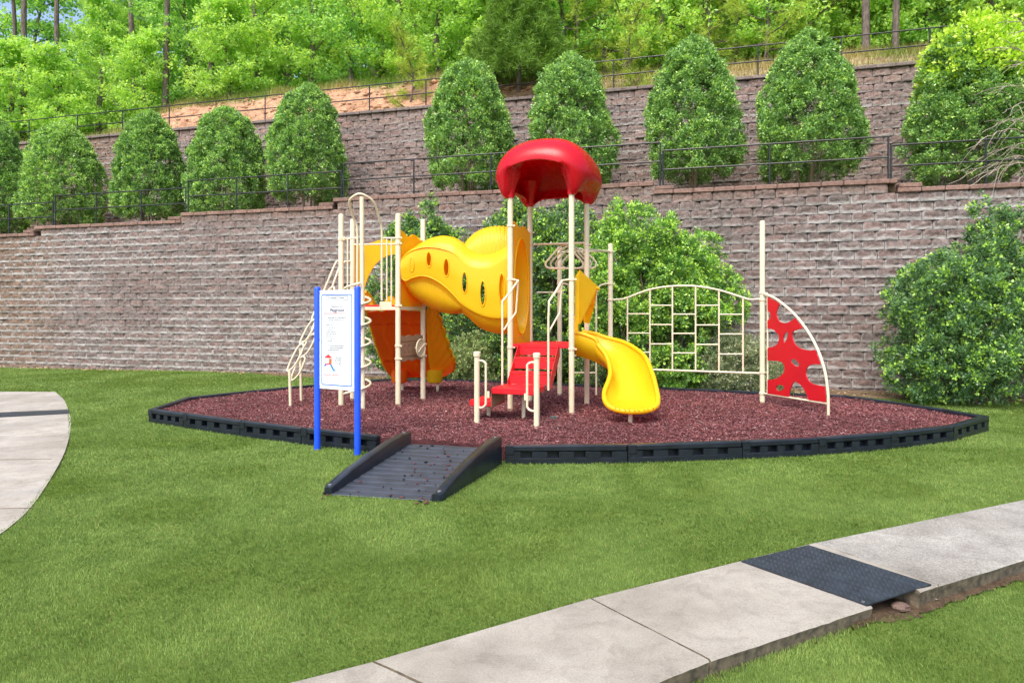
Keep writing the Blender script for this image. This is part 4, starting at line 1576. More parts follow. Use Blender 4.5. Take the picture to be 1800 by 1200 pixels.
LF = 'lengths of black rail fence on the lower wall'
zl = lambda a: top1(a) + 0.10
lf = [([-20.5, -18.8] + [a_of(u, 0.26, 17.28) for u in (13, 90)], 'short length of black rail fence on the lower wall at the left edge'),
      ([a_of(u, 0.26, 17.28) for u in (94, 166, 245, 323)], 'length of black rail fence on the lower wall left of the fourth cone'),
      ([a_of(u, 0.26, 17.28) for u in (327, 412, 502, 596)], 'length of black rail fence in front of the fourth and fifth cones'),
      ([a_of(u, 0.26, 17.28) for u in (600, 723, 858, 1005, 1155)], 'longest length of black rail fence, running behind the red canopy'),
      ([a_of(u, 0.26, 17.28) for u in (1160, 1347, 1555)], 'length of black rail fence in front of the pale-stemmed and tallest cones'),
      ([a_of(u, 0.26, 17.28) for u in (1560, 1726)] + [12.4, 14.4], 'length of black rail fence in front of the vine-grown cone')]
for ps, lab in lf:
    am = (ps[0] + ps[-1]) / 2
    zc = zl(am)
    rail_fence('rail_fence', O1, 0.25, ps, (lambda a, zc=zc: zc), 1.0, lab, LF)
ups = [-23.5, -21.5] + [a_of(u, 0.35, 21.40) for u in (48, 133, 212, 294, 376, 462, 552, 645, 744, 850, 958, 1073, 1196, 1326, 1472, 1627)] + [13.2, 15.2]
rail_fence('rail_fence', O2, 0.33, ups, lambda a: 8.43, 0.98, 'long black rail fence along the top of the upper wall', None)

# ------------------------------------------------------------------ mulch bed
def mulch():
    mb = MB()
    mb.plate([(p[0], p[1], MZ - 0.012) for p in MULCH_IN], (0, 0, -0.15))
    o = mb.build('mulch_bed', M_MULCHBASE, smooth=False)
    o['kind'] = 'structure'
    r = np.random.RandomState(51)
    n = 230000
    x = r.uniform(-6, 7.3, n)
    y = r.uniform(7.9, 15.9, n)
    k = in_poly(x, y, MULCH_IN) & (r.rand(n) < np.clip(1.25 - (y - 8) / 11, 0.35, 1))
    x, y = x[k], y[k]
    n = len(x)
    sc = 0.85 + (y - 8) * 0.055
    L = r.gamma(4.5, 0.0068, n) * sc
    W = r.uniform(0.005, 0.012, n) * sc
    H = r.uniform(0.005, 0.012, n) * sc
    az = r.uniform(0, 6.28, n)
    tl = r.normal(0, 0.38, n)
    ax = np.stack([np.cos(az) * np.cos(tl), np.sin(az) * np.cos(tl), np.sin(tl)], 1)
    sd = np.stack([-np.sin(az), np.cos(az), 0 * az], 1)
    roll = r.normal(0, 0.7, n)[:, None]
    up_ = np.cross(ax, sd)
    s2 = sd * np.cos(roll) + up_ * np.sin(roll)
    u2 = np.cross(ax, s2)
    hgt = 0.025 * (vnoise(x, y, 1.6, 52) - 0.5) + 0.02 * (vnoise(x, y, 6, 53) - 0.5)
    c = np.stack([x, y, MZ - 0.004 + hgt + r.uniform(0, 0.02, n)], 1)
    # dug-out hollows under the step and at the slide's foot
    for hx, hy, hr in ((-0.35, 10.25, 0.33), (1.75, 10.1, 0.3), (-1.7, 13.2, 0.55)):
        dd = np.hypot((x - hx) / 1.4, y - hy) / hr
        c[:, 2] -= 0.02 * np.clip(1 - dd, 0, 1)
    e = ax * (L / 2)[:, None]
    a_, b_ = s2 * (W / 2)[:, None], u2 * (H / 2)[:, None]
    V = np.stack([c - e - a_ * 0.7, c - e * 0.9 + a_ * 0.6 , c - e * 0.8 + b_ * 1.2, c + e * 0.9 - a_ * 0.6, c + e + a_ * 0.8, c + e * 0.75 + b_ * 1.3], 1).reshape(-1, 3)
    i = 6 * np.arange(n)
    F1 = [np.stack([i + p, i + q, i + s], 1) for p, q, s in ((0, 2, 1), (3, 4, 5), (0, 3, 5), (0, 5, 2), (1, 2, 5), (1, 5, 4), (0, 1, 4), (0, 4, 3))]
    pal = np.array([(0.21, 0.062, 0.062), (0.33, 0.122, 0.122), (0.11, 0.030, 0.032), (0.028, 0.014, 0.015), (0.46, 0.23, 0.23), (0.62, 0.46, 0.44), (0.20, 0.12, 0.11)])
    pr = np.array([0.32, 0.28, 0.17, 0.10, 0.075, 0.015, 0.04])
    ci = r.choice(len(pal), n, p=pr)
    t = 0.85 + 0.35 * (vnoise(x, y, 0.9, 54) - 0.5)
    col = pal[ci] * (r.uniform(0.85, 1.4, n) * t)[:, None]
    o = np_mesh('mulch_chips', V, np.concatenate(F1), M_CHIP, col=np.repeat(col, 6, 0))
    tag(o, 'shredded maroon rubber mulch filling the play area', 'mulch', None, 'stuff')


mulch()

# ------------------------------------------------------------------ black plastic border timbers
ORD = ['first', 'second', 'third', 'fourth', 'fifth', 'sixth', 'seventh', 'eighth', 'ninth', 'tenth', 'eleventh', 'twelfth', 'thirteenth', 'fourteenth', 'fifteenth', 'sixteenth', 'seventeenth']


def timber(p, q, inward, label):
    """one border piece between ground points p and q; inward: unit vector towards the mulch"""
    p3, q3 = np.array([p[0], p[1], 0.0]), np.array([q[0], q[1], 0.0])
    L = np.linalg.norm(q3 - p3)
    d = (q3 - p3) / L
    n = np.array([-d[1], d[0], 0])
    if np.dot(n[:2], inward) < 0:
        n = -n
    root = thing('border_timber', (p3 + q3) / 2, label, 'border timber', 'black border timbers round the mulch')
    mb = MB()
    T = 0.10
    zb0, zb1, zt0 = 0.075, 0.0, 0.148
    g = 0.006
    def seg(a, b, z0, z1, t0=0.0, t1=T, bev=0.006):
        c = p3 + d * ((a + b) / 2) + n * ((t0 + t1) / 2)
        mb.bbox((c[0], c[1], (z0 + z1) / 2), d * (b - a) / 2, n * (t1 - t0) / 2, (0, 0, (z1 - z0) / 2), bev)
    seg(g, L - g, zt0, BZ, 0, T, 0.016)
    seg(g, L - g, -0.06, zb0, 0.0, T, 0.005)
    k = 4
    ow = 0.135 if L > 1.0 else 0.1
    gap = (L - 2 * g - k * ow) / (k + 1) if L > 0.6 else 0.1
    k = k if L > 0.6 else 1
    if k == 1:
        gap = (L - 2 * g - ow) / 2
    a = g
    for i in range(k + 1):
        seg(a, a + gap, zb0 - 0.002, zt0 + 0.002, 0.0015, T - 0.002, 0.002)
        a += gap + ow
    seg(g + 0.01, L - g - 0.01, zb0 - 0.01, zt0 + 0.01, 0.084, 0.096, 0.002)
    mb.build('rail_body', M_BLACKPLASTIC, root, ang=35)
    # overlapping end knuckle with its pin
    kb = MB()
    c = p3 + d * 0.055 - n * 0.004
    kb.bbox((c[0], c[1], 0.172), d * 0.05, n * 0.006, (0, 0, 0.05), 0.004)
    kb.build('end_knuckle', M_BLACKPLASTIC, root)
    pin = MB()
    c = p3 + d * 0.05 + n * 0.05
    pin.lathe((c[0], c[1], BZ - 0.004), [(0.016, 0), (0.016, 0.006), (0.010, 0.009)], 10)
    pin.build('stake_head', M_BLACKPLASTIC, root)


CEN = np.array([0.6, 11.6])


def run(pts, labf):
    m = len(pts) - 1
    for i in range(m):
        p, q = np.array(pts[i]), np.array(pts[i + 1])
        timber(p, q, CEN - (p + q) / 2, labf(i, m))


run(front_l, lambda i, m: 'black plastic border timber at the mulch\'s left tip, front side' if i == 0 else ['', 'black slotted border timber second from the left tip of the mulch', 'black slotted border timber just left of the blue sign posts', 'black slotted border timber behind the blue sign posts'][i])
run(front_r, lambda i, m: ['black slotted border timber touching the right curb of the ramp', 'black slotted border timber second to the right of the ramp', 'black slotted border timber third to the right of the ramp', 'black slotted border timber fourth to the right of the ramp',
                           'black slotted border timber fifth to the right of the ramp', 'black slotted border timber ending at the mulch\'s right tip'][i])
bk = [front_r[-1]] + back + [front_l[0]]
run(bk, lambda i, m: f'black border timber of the rear edge, {ORD[i]} counted from the right tip of the mulch')

# ------------------------------------------------------------------ ramp into the mulch
def ramp_build():
    root = thing('entry_ramp', ((RAMP_L0 + RAMP_R1) / 2).tolist() + [0], 'black plastic wheelchair ramp with ribbed deck and two sloping side curbs', 'ramp')
    fl, fr = np.array([*RAMP_L0, 0]), np.array([*RAMP_R0, 0])
    bl, br = np.array([*RAMP_L1, 0]), np.array([*RAMP_R1, 0])
    cw = 0.105
    # deck with rounded ribs
    ns, nt_ = 224, 24
    g = np.zeros((ns, nt_, 3))
    for i in range(ns):
        s = i / (ns - 1)
        a = fl + (bl - fl) * s
        b = fr + (br - fr) * s
        w = (b - a) / np.linalg.norm(b - a)
        a = a + w * cw * 0.98
        b = b - w * cw * 0.98
        z = 0.012 + 0.185 * s
        fr_ = (s * 13) % 1.0
        rib = 0.009 * (1 - fr_) * min(1.0, fr_ / 0.05) if s < 0.99 else 0
        for j in range(nt_):
            t = j / (nt_ - 1)
            g[i, j] = a + (b - a) * t
            g[i, j, 2] = z + rib + 0.002 * math.sin(9 * t + 3 * s * 14)
    mb = MB().grid(g)
    mb.build('ramp_deck', M_RAMPDECK, root, ang=60)
    und = MB()
    und.hexa([fl + (0.1, 0, -0.05), fr + (-0.1, 0, -0.05), br + (-0.1, 0, -0.05), bl + (0.1, 0, -0.05),
              fl + (0.1, 0, 0.002), fr + (-0.1, 0, 0.002), br + (-0.1, 0, 0.185), bl + (0.1, 0, 0.185)])
    und.build('ramp_base', M_BLACKPLASTIC, root)
    for sgn, f, b in ((1, fl, bl), (-1, fr, br)):
        w = (fr - fl) / np.linalg.norm(fr - fl) * sgn
        d = (b - f) / np.linalg.norm(b - f)
        ss = [0, 0.06, 0.13, 0.25, 0.5, 0.75, 0.9, 1.0]
        zz = [0.085, 0.105, 0.135, 0.18, 0.255, 0.315, 0.338, 0.34]
        S = np.linspace(0, 1, 40)
        Zs = np.interp(S, ss, zz)
        ring = []
        for s, zt in zip(S, Zs):
            c = f + (b - f) * s
            rr = 0.02
            end = 0.03 * max(0, 1 - s / 0.03)
            sec = [(0 + end, -0.05), (0 + end, zt - rr), (rr * 0.3 + end, zt - rr * 0.3), (rr + end, zt), (cw - rr, zt), (cw - rr * 0.3, zt - rr * 0.3), (cw, zt - rr), (cw, -0.05)]
            ring.append([c + w * x + np.array([0, 0, z]) for x, z in sec])
        mb = MB().grid(np.array(ring), closed_j=True)
        m0 = len(S)
        mb.f.append(tuple(range(7, -1, -1)))
        mb.f.append(tuple((m0 - 1) * 8 + k for k in range(8)))
        cb = mb.build('side_curb', M_BLACKPLASTIC, root, ang=35)
        for s in (0.035, 0.955):
            c = f + (b - f) * s + w * cw / 2
            z = float(np.interp(s, S, Zs))
            MB().lathe((c[0], c[1], z - 0.004), [(0.021, 0), (0.021, 0.007), (0.014, 0.011), (0.004, 0.012)], 14).build('bolt_head', M_STEEL, cb)
    # crumbs of mulch lying on the deck and at its foot
    r = np.random.RandomState(61)
    Vs, Fs, Cs = [], [], []
    off = 0
    for k in range(80):
        s, t = r.rand() ** 0.9, r.beta(1.6, 1.1)
        a = fl + (bl - fl) * s
        b = fr + (br - fr) * s
        p = a + (b - a) * (0.1 + 0.8 * t)
        p[2] = 0.012 + 0.185 * s + 0.014
        if k > 62:
            p = fl + (fr - fl) * (0.03 if r.rand() < 0.5 else 0.85) + r.normal(0, 0.05, 3)
            p[1] -= 0.05
            p[2] = 0.03
        sz = r.uniform(0.008, 0.019)
        az = r.uniform(0, 6.28)
        ico = np.array([(1, 0, 0), (-1, 0, 0), (0, 1, 0), (0, -1, 0), (0, 0, 1), (0, 0, -1)], float) * np.array([r.uniform(0.9, 2.3), 0.8, 0.6])
        Rz = np.array([[math.cos(az), -math.sin(az), 0], [math.sin(az), math.cos(az), 0], [0, 0, 1]])
        Vs.append(ico @ Rz.T * sz + p)
        Fs.append(np.array([(0, 2, 4), (2, 1, 4), (1, 3, 4), (3, 0, 4), (2, 0, 5), (1, 2, 5), (3, 1, 5), (0, 3, 5)]) + off)
        cc = np.array([0.13, 0.045, 0.045]) if r.rand() < 0.5 else np.array([0.008, 0.008, 0.009])
        Cs.append(np.repeat(cc[None], 6, 0))
        off += 6
    o = np_mesh('mulch_crumbs', np.concatenate(Vs), np.concatenate(Fs), M_CRUMB, col=np.concatenate(Cs))
    tag(o, 'loose dark mulch crumbs scattered over the black ramp', 'mulch', None, 'stuff')


ramp_build()

# ------------------------------------------------------------------ rules sign
def sign():
    a, b = np.array([-2.535, 8.89, 0]), np.array([-1.937, 8.56, 0])
    root = thing('rules_sign', (a + b) / 2, 'white playground rules sign between two blue posts in front of the border', 'sign')
    d = (b - a) / np.linalg.norm(b - a)
    L = np.linalg.norm(b - a)
    n = np.array([d[1], -d[0], 0])                    # towards the viewer
    for p in (a, b):
        MB().lathe(p, [(0.041, -0.1), (0.041, 2.09), (0.036, 2.105), (0.022, 2.117), (0.006, 2.12)], 20).build('post', M_BLUE, root)
    z0, z1 = 0.80, 2.07
    x0, x1 = 0.045, L - 0.045
    c = a + d * (L / 2)
    pm = MB()
    pm.bbox((c[0], c[1], (z0 + z1) / 2), d * (x1 - x0) / 2, n * 0.008, (0, 0, (z1 - z0) / 2), 0.004)
    pan = pm.build('sign_panel', M_SIGNWHITE, root)
    fc = 0.0095

    def at(x, z, e=0.0):
        """x, z in 0..1 over the panel face"""
        return a + d * (x0 + (x1 - x0) * x) + n * (fc + e) + np.array([0, 0, z0 + (z1 - z0) * z])
    W, H = x1 - x0, z1 - z0
    # blue rounded frame line
    def rrect(x_0, x_1, y_0, y_1, rad):
        pts = []
        for cx, cy, s in ((x_1 - rad, y_1 - rad, 0), (x_0 + rad, y_1 - rad, 90), (x_0 + rad, y_0 + rad, 180), (x_1 - rad, y_0 + rad, 270)):
            for k in range(7):
                q = R(s + 15 * k)
                pts.append((cx + rad * math.cos(q), cy + rad * math.sin(q)))
        return pts
    def flat(name, outer, holes, mat_, e=0.0):
        return cdt_plate(name, outer, holes, lambda x, y: a + d * (x0 + x) + n * (fc + e) + np.array([0, 0, z0 + y]), -n * 0.002, mat_, pan)
    flat('frame_line', rrect(0.035, W - 0.035, 0.05, H - 0.05, 0.03), [rrect(0.048, W - 0.048, 0.063, H - 0.063, 0.02)], M_SIGNBLUE)
    flat('title_box', [(0.11, H - 0.130), (W - 0.11, H - 0.130), (W - 0.11, H - 0.070), (0.11, H - 0.070)], [[(0.117, H - 0.124), (W - 0.117, H - 0.124), (W - 0.117, H - 0.076), (0.117, H - 0.076)]], M_INKGREY)
    ex = d
    rot = Matrix((Vector(ex), Vector((0, 0, 1)), Vector(n))).transposed().to_4x4()

    def text(s, x, z, size, mat_, align='CENTER', bold=0.0):
        cu = bpy.data.curves.new('lettering', 'FONT')
        cu.body = s
        cu.size = size
        cu.align_x = align
        cu.offset = bold
        cu.extrude = 0.0006
        cu.materials.append(mat_)
        tmp = bpy.data.objects.new('lettering', cu)
        me = tmp.to_mesh().copy()
        bpy.data.objects.remove(tmp)
        me.materials.clear()
        me.materials.append(mat_)
        o = bpy.data.objects.new('lettering', me)
        COL.objects.link(o)
        o.parent = pan
        q = a + d * (x0 + x) + n * (fc + 0.001) + np.array([0, 0, z0 + z])
        q = q - ORIGIN[pan.name]
        o.matrix_local = Matrix.Translation(Vector(q)) @ rot
        return o
    cx = W / 2
    # the title in the box is too blurred to read: its broken grey line of letters
    for i_, (x_0, x_1) in enumerate(((0.15, 0.185), (0.192, 0.30), (0.312, 0.335), (0.342, 0.425))):
        flat('title_line', [(x_0, H - 0.110), (min(x_1, W - 0.13), H - 0.110), (min(x_1, W - 0.13), H - 0.096 + 0.004 * (i_ % 2)), (x_0, H - 0.094)], [], M_INKLIGHT)
    text('Welcome to the', cx, H - 0.215, 0.030, M_INKLIGHT, bold=0.0006)
    text('Playground', cx + 0.01, H - 0.272, 0.054, M_INKGREY, bold=0.0012)
    flat('underline', [(0.07, H - 0.303), (W - 0.12, H - 0.298), (W - 0.12, H - 0.291), (0.07, H - 0.292)], [], M_INKRED)
    text('Please help us to take care of', cx, H - 0.358, 0.026, M_INKLIGHT, bold=0.0004)
    text('this play area for your use', cx, H - 0.388, 0.026, M_INKLIGHT, bold=0.0004)
    rules = ['Children play at own risk', 'No rough play allowed', 'No glass here', 'No pets in play area', 'Please report damage', 'Keep area clean', 'No climbing rails', 'No smoking']
    for i, s in enumerate(rules):
        z = H - 0.452 - 0.0284 * i
        text(str(i + 1), 0.075, z, 0.022, M_INKRED, 'LEFT', 0.0008)
        text(s, 0.115, z, 0.021, M_INKLIGHT, 'LEFT', 0.0003)
    for i, s in enumerate(('All children under the age of', '14 must be accompanied by', 'an adult at all times.')):
        text(s, 0.15, H - 0.714 - 0.0275 * i, 0.0235, M_INKGREY, 'LEFT', 0.0002)
    for i, s in enumerate(('Please report', 'any problems', 'that you see', 'to the office')):
        text(s, 0.27, H - 0.866 - 0.0245 * i, 0.021, M_INKLIGHT, 'LEFT', 0.0003)
    text('Enjoy and have a safe and fun time', 0.065, H - 1.09, 0.023, M_INKRED, 'LEFT')
    # little picture of a slide tower
    def pic(u, v):
        """photo crop pixels of the picture -> panel metres"""
        return ((u - 112) / (800 - 112) * W, H - (v + 910 - 25) / 1935 * H)
    f_ = lambda pts: [pic(*p) for p in pts]
    flat('picture_roof', f_([(210, 432), (292, 365), (372, 432), (292, 445)]), [], M_INKRED)
    flat('picture_house', f_([(305, 452), (360, 452), (358, 560), (340, 570), (305, 545)]), [], M_INKORANGE)
    flat('picture_post', f_([(218, 440), (232, 440), (232, 560), (218, 560)]), [], M_INKGREY)
    flat('picture_deck', f_([(235, 552), (320, 545), (320, 572), (240, 578)]), [], M_INKRED)
    flat('picture_step', f_([(195, 598), (245, 553), (258, 565), (232, 605)]), [], M_INKDARKBLUE)
    flat('picture_slide', f_([(318, 560), (352, 552), (412, 662), (440, 672), (440, 690), (385, 690)]), [], M_INKBLUE)
    bl = MB()
    for x in (0.014, W - 0.014):
        for z in (0.03, H * 0.5, H - 0.03):
            q = a + d * (x0 + x) + n * fc + np.array([0, 0, z0 + z])
            bl.tube([q - n * 0.004, q + n * 0.004], 0.007, 8)
    bl.build('fixing_screw', M_STEEL, pan)


sign()

# ------------------------------------------------------------------ play structure
A3 = np.array([-0.028, 11.25, 0])
S = 1.04
B3_, C3, D3 = A3 + E2 * S, A3 + E1 * S, A3 + (E1 + E2) * S
FL = np.array([-2.968, 11.86, 0])
FR = np.array([-1.968, 11.79, 0])
BR = np.array([-1.643, 12.60, 0])
BL = np.array([-2.93, 12.55, 0])
EP = np.array([0.925, 13.25, 0])
FP = np.array([1.867, 12.95, 0])
GP = np.array([4.455, 12.15, 0])
DECK_R, DECK_L = 1.26, 1.90
PLAY = thing('playground_structure', (0.0, 11.6, MZ), 'large beige, red and yellow climbing frame with two towers, tube, slides and red canopy', 'playground')


def post(p, ztop, cap='dome', r=0.0455, zb=-0.05):
    prof = [(r, zb), (r, ztop - 0.03), (r * 0.93, ztop - 0.012), (r * 0.6, ztop), (r * 0.15, ztop + 0.003)]
    if cap == 'collar':
        prof = [(r, zb), (r, ztop)]
    if cap == 'knob':
        prof = [(r, zb), (r, ztop - 0.07), (r * 1.3, ztop - 0.068), (r * 1.32, ztop - 0.015), (r * 1.0, ztop), (r * 0.2, ztop + 0.003)]
    return MB().lathe((p[0], p[1], 0), prof, 20).build('post', M_BEIGE, PLAY)


def clamp(p, z, par, r=0.0455):
    mb = MB()
    mb.lathe((p[0], p[1], z - 0.019), [(r + 0.001, 0), (r + 0.011, 0.004), (r + 0.011, 0.034), (r + 0.001, 0.038)], 20)
    mb.obox((p[0] + 0.045 * E1[0] + 0.02, p[1] - 0.045, z), (0.014, 0, 0), (0, 0.012, 0), (0, 0, 0.013))
    return mb.build('clamp', M_BEIGE, par)


def vz(v, Y):
    return EYE - (v - HV) / F * Y


pA, pB, pC, pD = post(A3, 3.69, 'collar'), post(B3_, 3.69, 'collar'), post(C3, 3.69, 'collar'), post(D3, 3.69, 'collar')
pFL, pFR, pBR, pBL = post(FL, 3.48), post(FR, 3.48), post(BR, 3.48), post(BL, 3.48)
pE, pF, pG = post(EP, 3.04), post(FP, 3.07), post(GP, 3.40)
QL, QR = np.array([-0.512, 9.96, 0]), np.array([0.346, 9.60, 0])
pQL, pQR = post(QL, 1.21, 'knob', 0.040), post(QR, 1.215, 'knob', 0.040)
for p, par, vs in ((A3, pA, (397, 491, 610)), (C3, pC, (491, 613)), (B3_, pB, (409, 430)), (D3, pD, (430,)), (FL, pFL, (418, 421)), (FR, pFR, (418, 428, 537, 607.5, 630)), (BR, pBR, (430, 537, 604, 625)),
                   (EP, pE, (437, 499, 514)), (FP, pF, (442, 499, 527)), (GP, pG, (515, 527, 654, 691))):
    for v in vs:
        clamp(p, vz(v, p[1]), par)


def at_(p, z):
    return np.array([p[0], p[1], z])


def tubepart(name, pts, r, mat_=None, sm=0, closed=False, n=10, parent=None):
    if sm:
        pts = cr(pts, sm, closed)
    return MB().tube(pts, r, n, closed).build(name, mat_ or M_BEIGE, parent or PLAY)


# ---- canopy
def canopy():
    cx = (A3 + D3) / 2
    zc = 3.80
    nu, nv = 96, 40
    half = S / 2
    def shell(scale, lift):
        g = np.zeros((nv, nu, 3))
        for j in range(nu):
            ph = 2 * math.pi * j / nu
            cph, sph = math.cos(ph), math.sin(ph)
            rs = 0.865 / (abs(cph) ** 3.2 + abs(sph) ** 3.2) ** (1 / 3.2) * 0.955   # rounded square
            # skirt: legs at the corners, a tall arch on the front side only
            cd = abs(((ph - math.pi / 4) % (math.pi / 2)) - math.pi / 4) / (math.pi / 4)  # 1 at corner
            front = sph < -0.6 and abs(cph) < 0.72
            corner = 1 - abs((((ph + math.pi / 4) % (math.pi / 2)) - math.pi / 4)) / (math.pi / 4)
            corner = 1 - corner
            leg = np.clip((corner - 0.60) / 0.30, 0, 1)
            leg = leg * leg * (3 - 2 * leg)
            zbr = 3.95 + 0.25 * max(0.0, -sph) ** 3
            isfront = math.pi * 1.25 < ph < math.pi * 1.75
            zlow_mid = (4.27 if isfront else 3.80)
            zlow = zlow_mid * (1 - leg) + 3.66 * leg
            for i in range(nv):
                s = i / (nv - 1)
                if s < 0.62:                       # dome from crown to brim
                    q = s / 0.62 * math.pi / 2
                    rr = rs * math.sin(q) ** 0.92
                    z = zbr + (4.65 - zbr) * math.cos(q)
                    kx, ky = rr * cph, rr * sph
                else:                               # from the brim in and down to the skirt's foot
                    q = (s - 0.62) / 0.38
                    kx0, ky0 = rs * cph, rs * sph
                    m = max(abs(cph), abs(sph))
                    kx1 = half * (np.sign(cph) * min(1, abs(cph) / m)) * 1.0
                    ky1 = half * (np.sign(sph) * min(1, abs(sph) / m)) * 1.0
                    if leg > 0:
                        cxs, cys = np.sign(cph) * half, np.sign(sph) * half
                        dirx, diry = kx1 - cxs, ky1 - cys
                        dn = math.hypot(dirx, diry) + 1e-6
                        # the collar wraps outside of the post
                        ang = math.atan2(sph, cph)
                        out = np.array([np.sign(cph), np.sign(sph)]) / 1.414
                        tx, ty = dirx / dn, diry / dn
                        side = min(dn / 0.28, 1.0)
                        wx = cxs + out[0] * 0.062 * (1 - side) + tx * 0.075 * side
                        wy = cys + out[1] * 0.062 * (1 - side) + ty * 0.075 * side
                        kx1 = kx1 * (1 - leg) + wx * leg
                        ky1 = ky1 * (1 - leg) + wy * leg
                    e = q ** 1.15
                    bulge = 1 - (1 - q) ** 2.2
                    kx = kx0 * (1 - e) + kx1 * e
                    ky = ky0 * (1 - e) + ky1 * e
                    z = zbr + (zlow - zbr) * bulge if zlow < zbr else zbr + (zlow - zbr) * e
                w = cx + E1 * kx * scale + E2 * ky * scale
                g[i, j] = (w[0], w[1], z + lift)
        return g
    g = shell(1.0, 0)
    mb = MB().grid(g, closed_j=True)
    o = mb.build('canopy', M_RED, PLAY, ang=75)
    md = o.modifiers.new('thick', 'SOLIDIFY')
    md.thickness = 0.018
    md.offset = -1
    for p in (A3, B3_, C3, D3):
        MB().lathe((p[0], p[1], 3.655), [(0.052, 0), (0.068, 0.004), (0.071, 0.07), (0.080, 0.13), (0.098, 0.20), (0.128, 0.28), (0.165, 0.36), (0.19, 0.44)], 20).build('canopy_leg', M_RED, o)


canopy()

# ---- right tower deck, stair
def right_tower():
    z = DECK_R
    ins = 0.02
    dk = MB()
    c = (A3 + D3) / 2
    dk.bbox((c[0], c[1], z - 0.03), E1 * (S / 2 - 0.05), E2 * (S / 2 + 0.03), (0, 0, 0.03), 0.008)
    dk.build('deck', M_REDMETAL, PLAY)
    # stair goes down from the front edge
    fo = -E2
    mid = (A3 + C3) / 2
    wd = 0.33
    levels = [(1.06, 0.03, 0.27), (0.85, 0.26, 0.50)]
    for zz, d0, d1 in levels:
        c = mid + fo * ((d0 + d1) / 2 + 0.03) - E1 * 0.02
        MB().bbox((c[0], c[1], zz - 0.018), E1 * (wd - 0.004), fo * (d1 - d0) / 2, (0, 0, 0.018), 0.005).build('step', M_REDMETAL, PLAY)
    for zt, zb, dd in ((1.20, 1.085, 0.035), (1.02, 0.885, 0.285), (0.81, 0.665, 0.515)):
        c = mid + fo * dd - E1 * 0.02
        pf = MB()
        pf.obox((c[0], c[1], (zt + zb) / 2), E1 * (wd - 0.006), fo * 0.006, (0, 0, (zt - zb) / 2))
        # raised perforation rims on the lower risers
        for i in range(13 if zt < 1.1 else 0):
            for j in range(4):
                off = -wd + 0.06 + 0.045 * i + (0.022 if j % 2 else 0)
                if off > wd - 0.05:
                    continue
                c = mid + fo * (dd + 0.0065) + E1 * (off - 0.02)
                zc = zb + 0.02 + j * 0.030
                pts = [c + E1 * (0.010 * math.cos(q)) + np.array([0, 0, zc + 0.006 * math.sin(q)]) for q in np.linspace(0, 2 * math.pi, 9)[:-1]]
                pf.tube(pts, 0.0028, 5, True)
        pf.build('riser', M_REDMETAL, PLAY)
    pl = MB()
    pc = mid + fo * 0.80 - E1 * 0.10
    pz = 0.655
    pl.bbox((pc[0], pc[1], pz - 0.045), E1 * 0.33, fo * 0.29, (0, 0, 0.045), 0.008)
    pl.build('landing', M_REDMETAL, PLAY)
    ls = MB()
    lc = pc - E1 * 0.53 - fo * 0.06
    ls.bbox((lc[0], lc[1], 0.40), E1 * 0.19, fo * 0.27, (0, 0, 0.045), 0.008)
    ls.build('step', M_REDMETAL, PLAY)
    # slanting side plates of the stair
    for sgn in (-1, 1):
        e = mid + E1 * (sgn * (wd + 0.004) - 0.02)
        q = lambda d_, z_: e + fo * d_ + np.array([0, 0, z_])
        MB().plate([q(-0.02, 1.245), q(0.07, 1.245), q(0.57, 0.72), q(0.57, 0.60), q(0.45, 0.60), q(-0.02, 1.07)], E1 * (0.007 * sgn)).build('stringer', M_REDMETAL, PLAY)
    # beige supports
    b = pc - E1 * 0.335 + fo * 0.02
    MB().plate([b + fo * 0.25 + (0, 0, 0.565), b - fo * 0.3 + (0, 0, 0.565), b - fo * 0.3 + (0, 0, 0.40), b + fo * 0.25 + (0, 0, 0.36)], -E1 * 0.006).build('bracket', M_BEIGEPANEL, PLAY)
    for p_, zt in ((pc + E1 * 0.04 - fo * 0.12, 0.57), (pc + E1 * 0.2 - fo * 0.35, 0.62), (lc - fo * 0.05, 0.36)):
        MB().lathe((p_[0], p_[1], 0), [(0.030, -0.02), (0.030, zt)], 14).build('support_leg', M_BEIGE, PLAY)
    # handholds on the two short posts
    for p_, s_ in ((QL, 1), (QR, -1)):
        yy = p_[1]
        ux = lambda k: p_ + E1 * (k * s_)
        pts = [at_(ux(0.03), 1.08), at_(ux(0.09), 1.075), at_(ux(0.135), 1.04), at_(ux(0.14), 0.97), at_(ux(0.14), 0.50), at_(ux(0.135), 0.44), at_(ux(0.09), 0.40), at_(ux(0.03), 0.395)]
        h = tubepart('handhold', pts, 0.017, sm=4)
        c = ux(0.16) + fo * -0.02
        MB().bbox((c[0], c[1], 0.585), E1 * 0.03, fo * 0.012, (0, 0, 0.05), 0.006).build('mounting_plate', M_BEIGE, h)
    # stair rails
    for base, uoff in ((A3, (895, 911, 883, 883, 907, 885, 679)), (C3, (1002, 988, 965, 964, 984, 966.5, 686))):
        Y0, Y1 = base[1], base[1] - 0.52
        Yl = base[1] - 0.10
        top = [at_(base, vz(491, Y0)), P(uoff[1], 493, Yl), P((uoff[1] + uoff[2]) / 2, 513, (Yl + Y1) / 2), P(uoff[2], 533, Y1), P(uoff[3], 560, Y1), P(uoff[3], uoff[6], Y1)]
        tubepart('stair_rail', top[:2] + [top[2], top[3] + (0, 0, 0.03), top[3] + (0, 0, -0.03)] + top[4:], 0.017)
        tubepart('stair_rail', [P(uoff[1], 494, Yl), P(uoff[4], 549, Yl), P(uoff[5], 580, Y1)], 0.015)


right_tower()

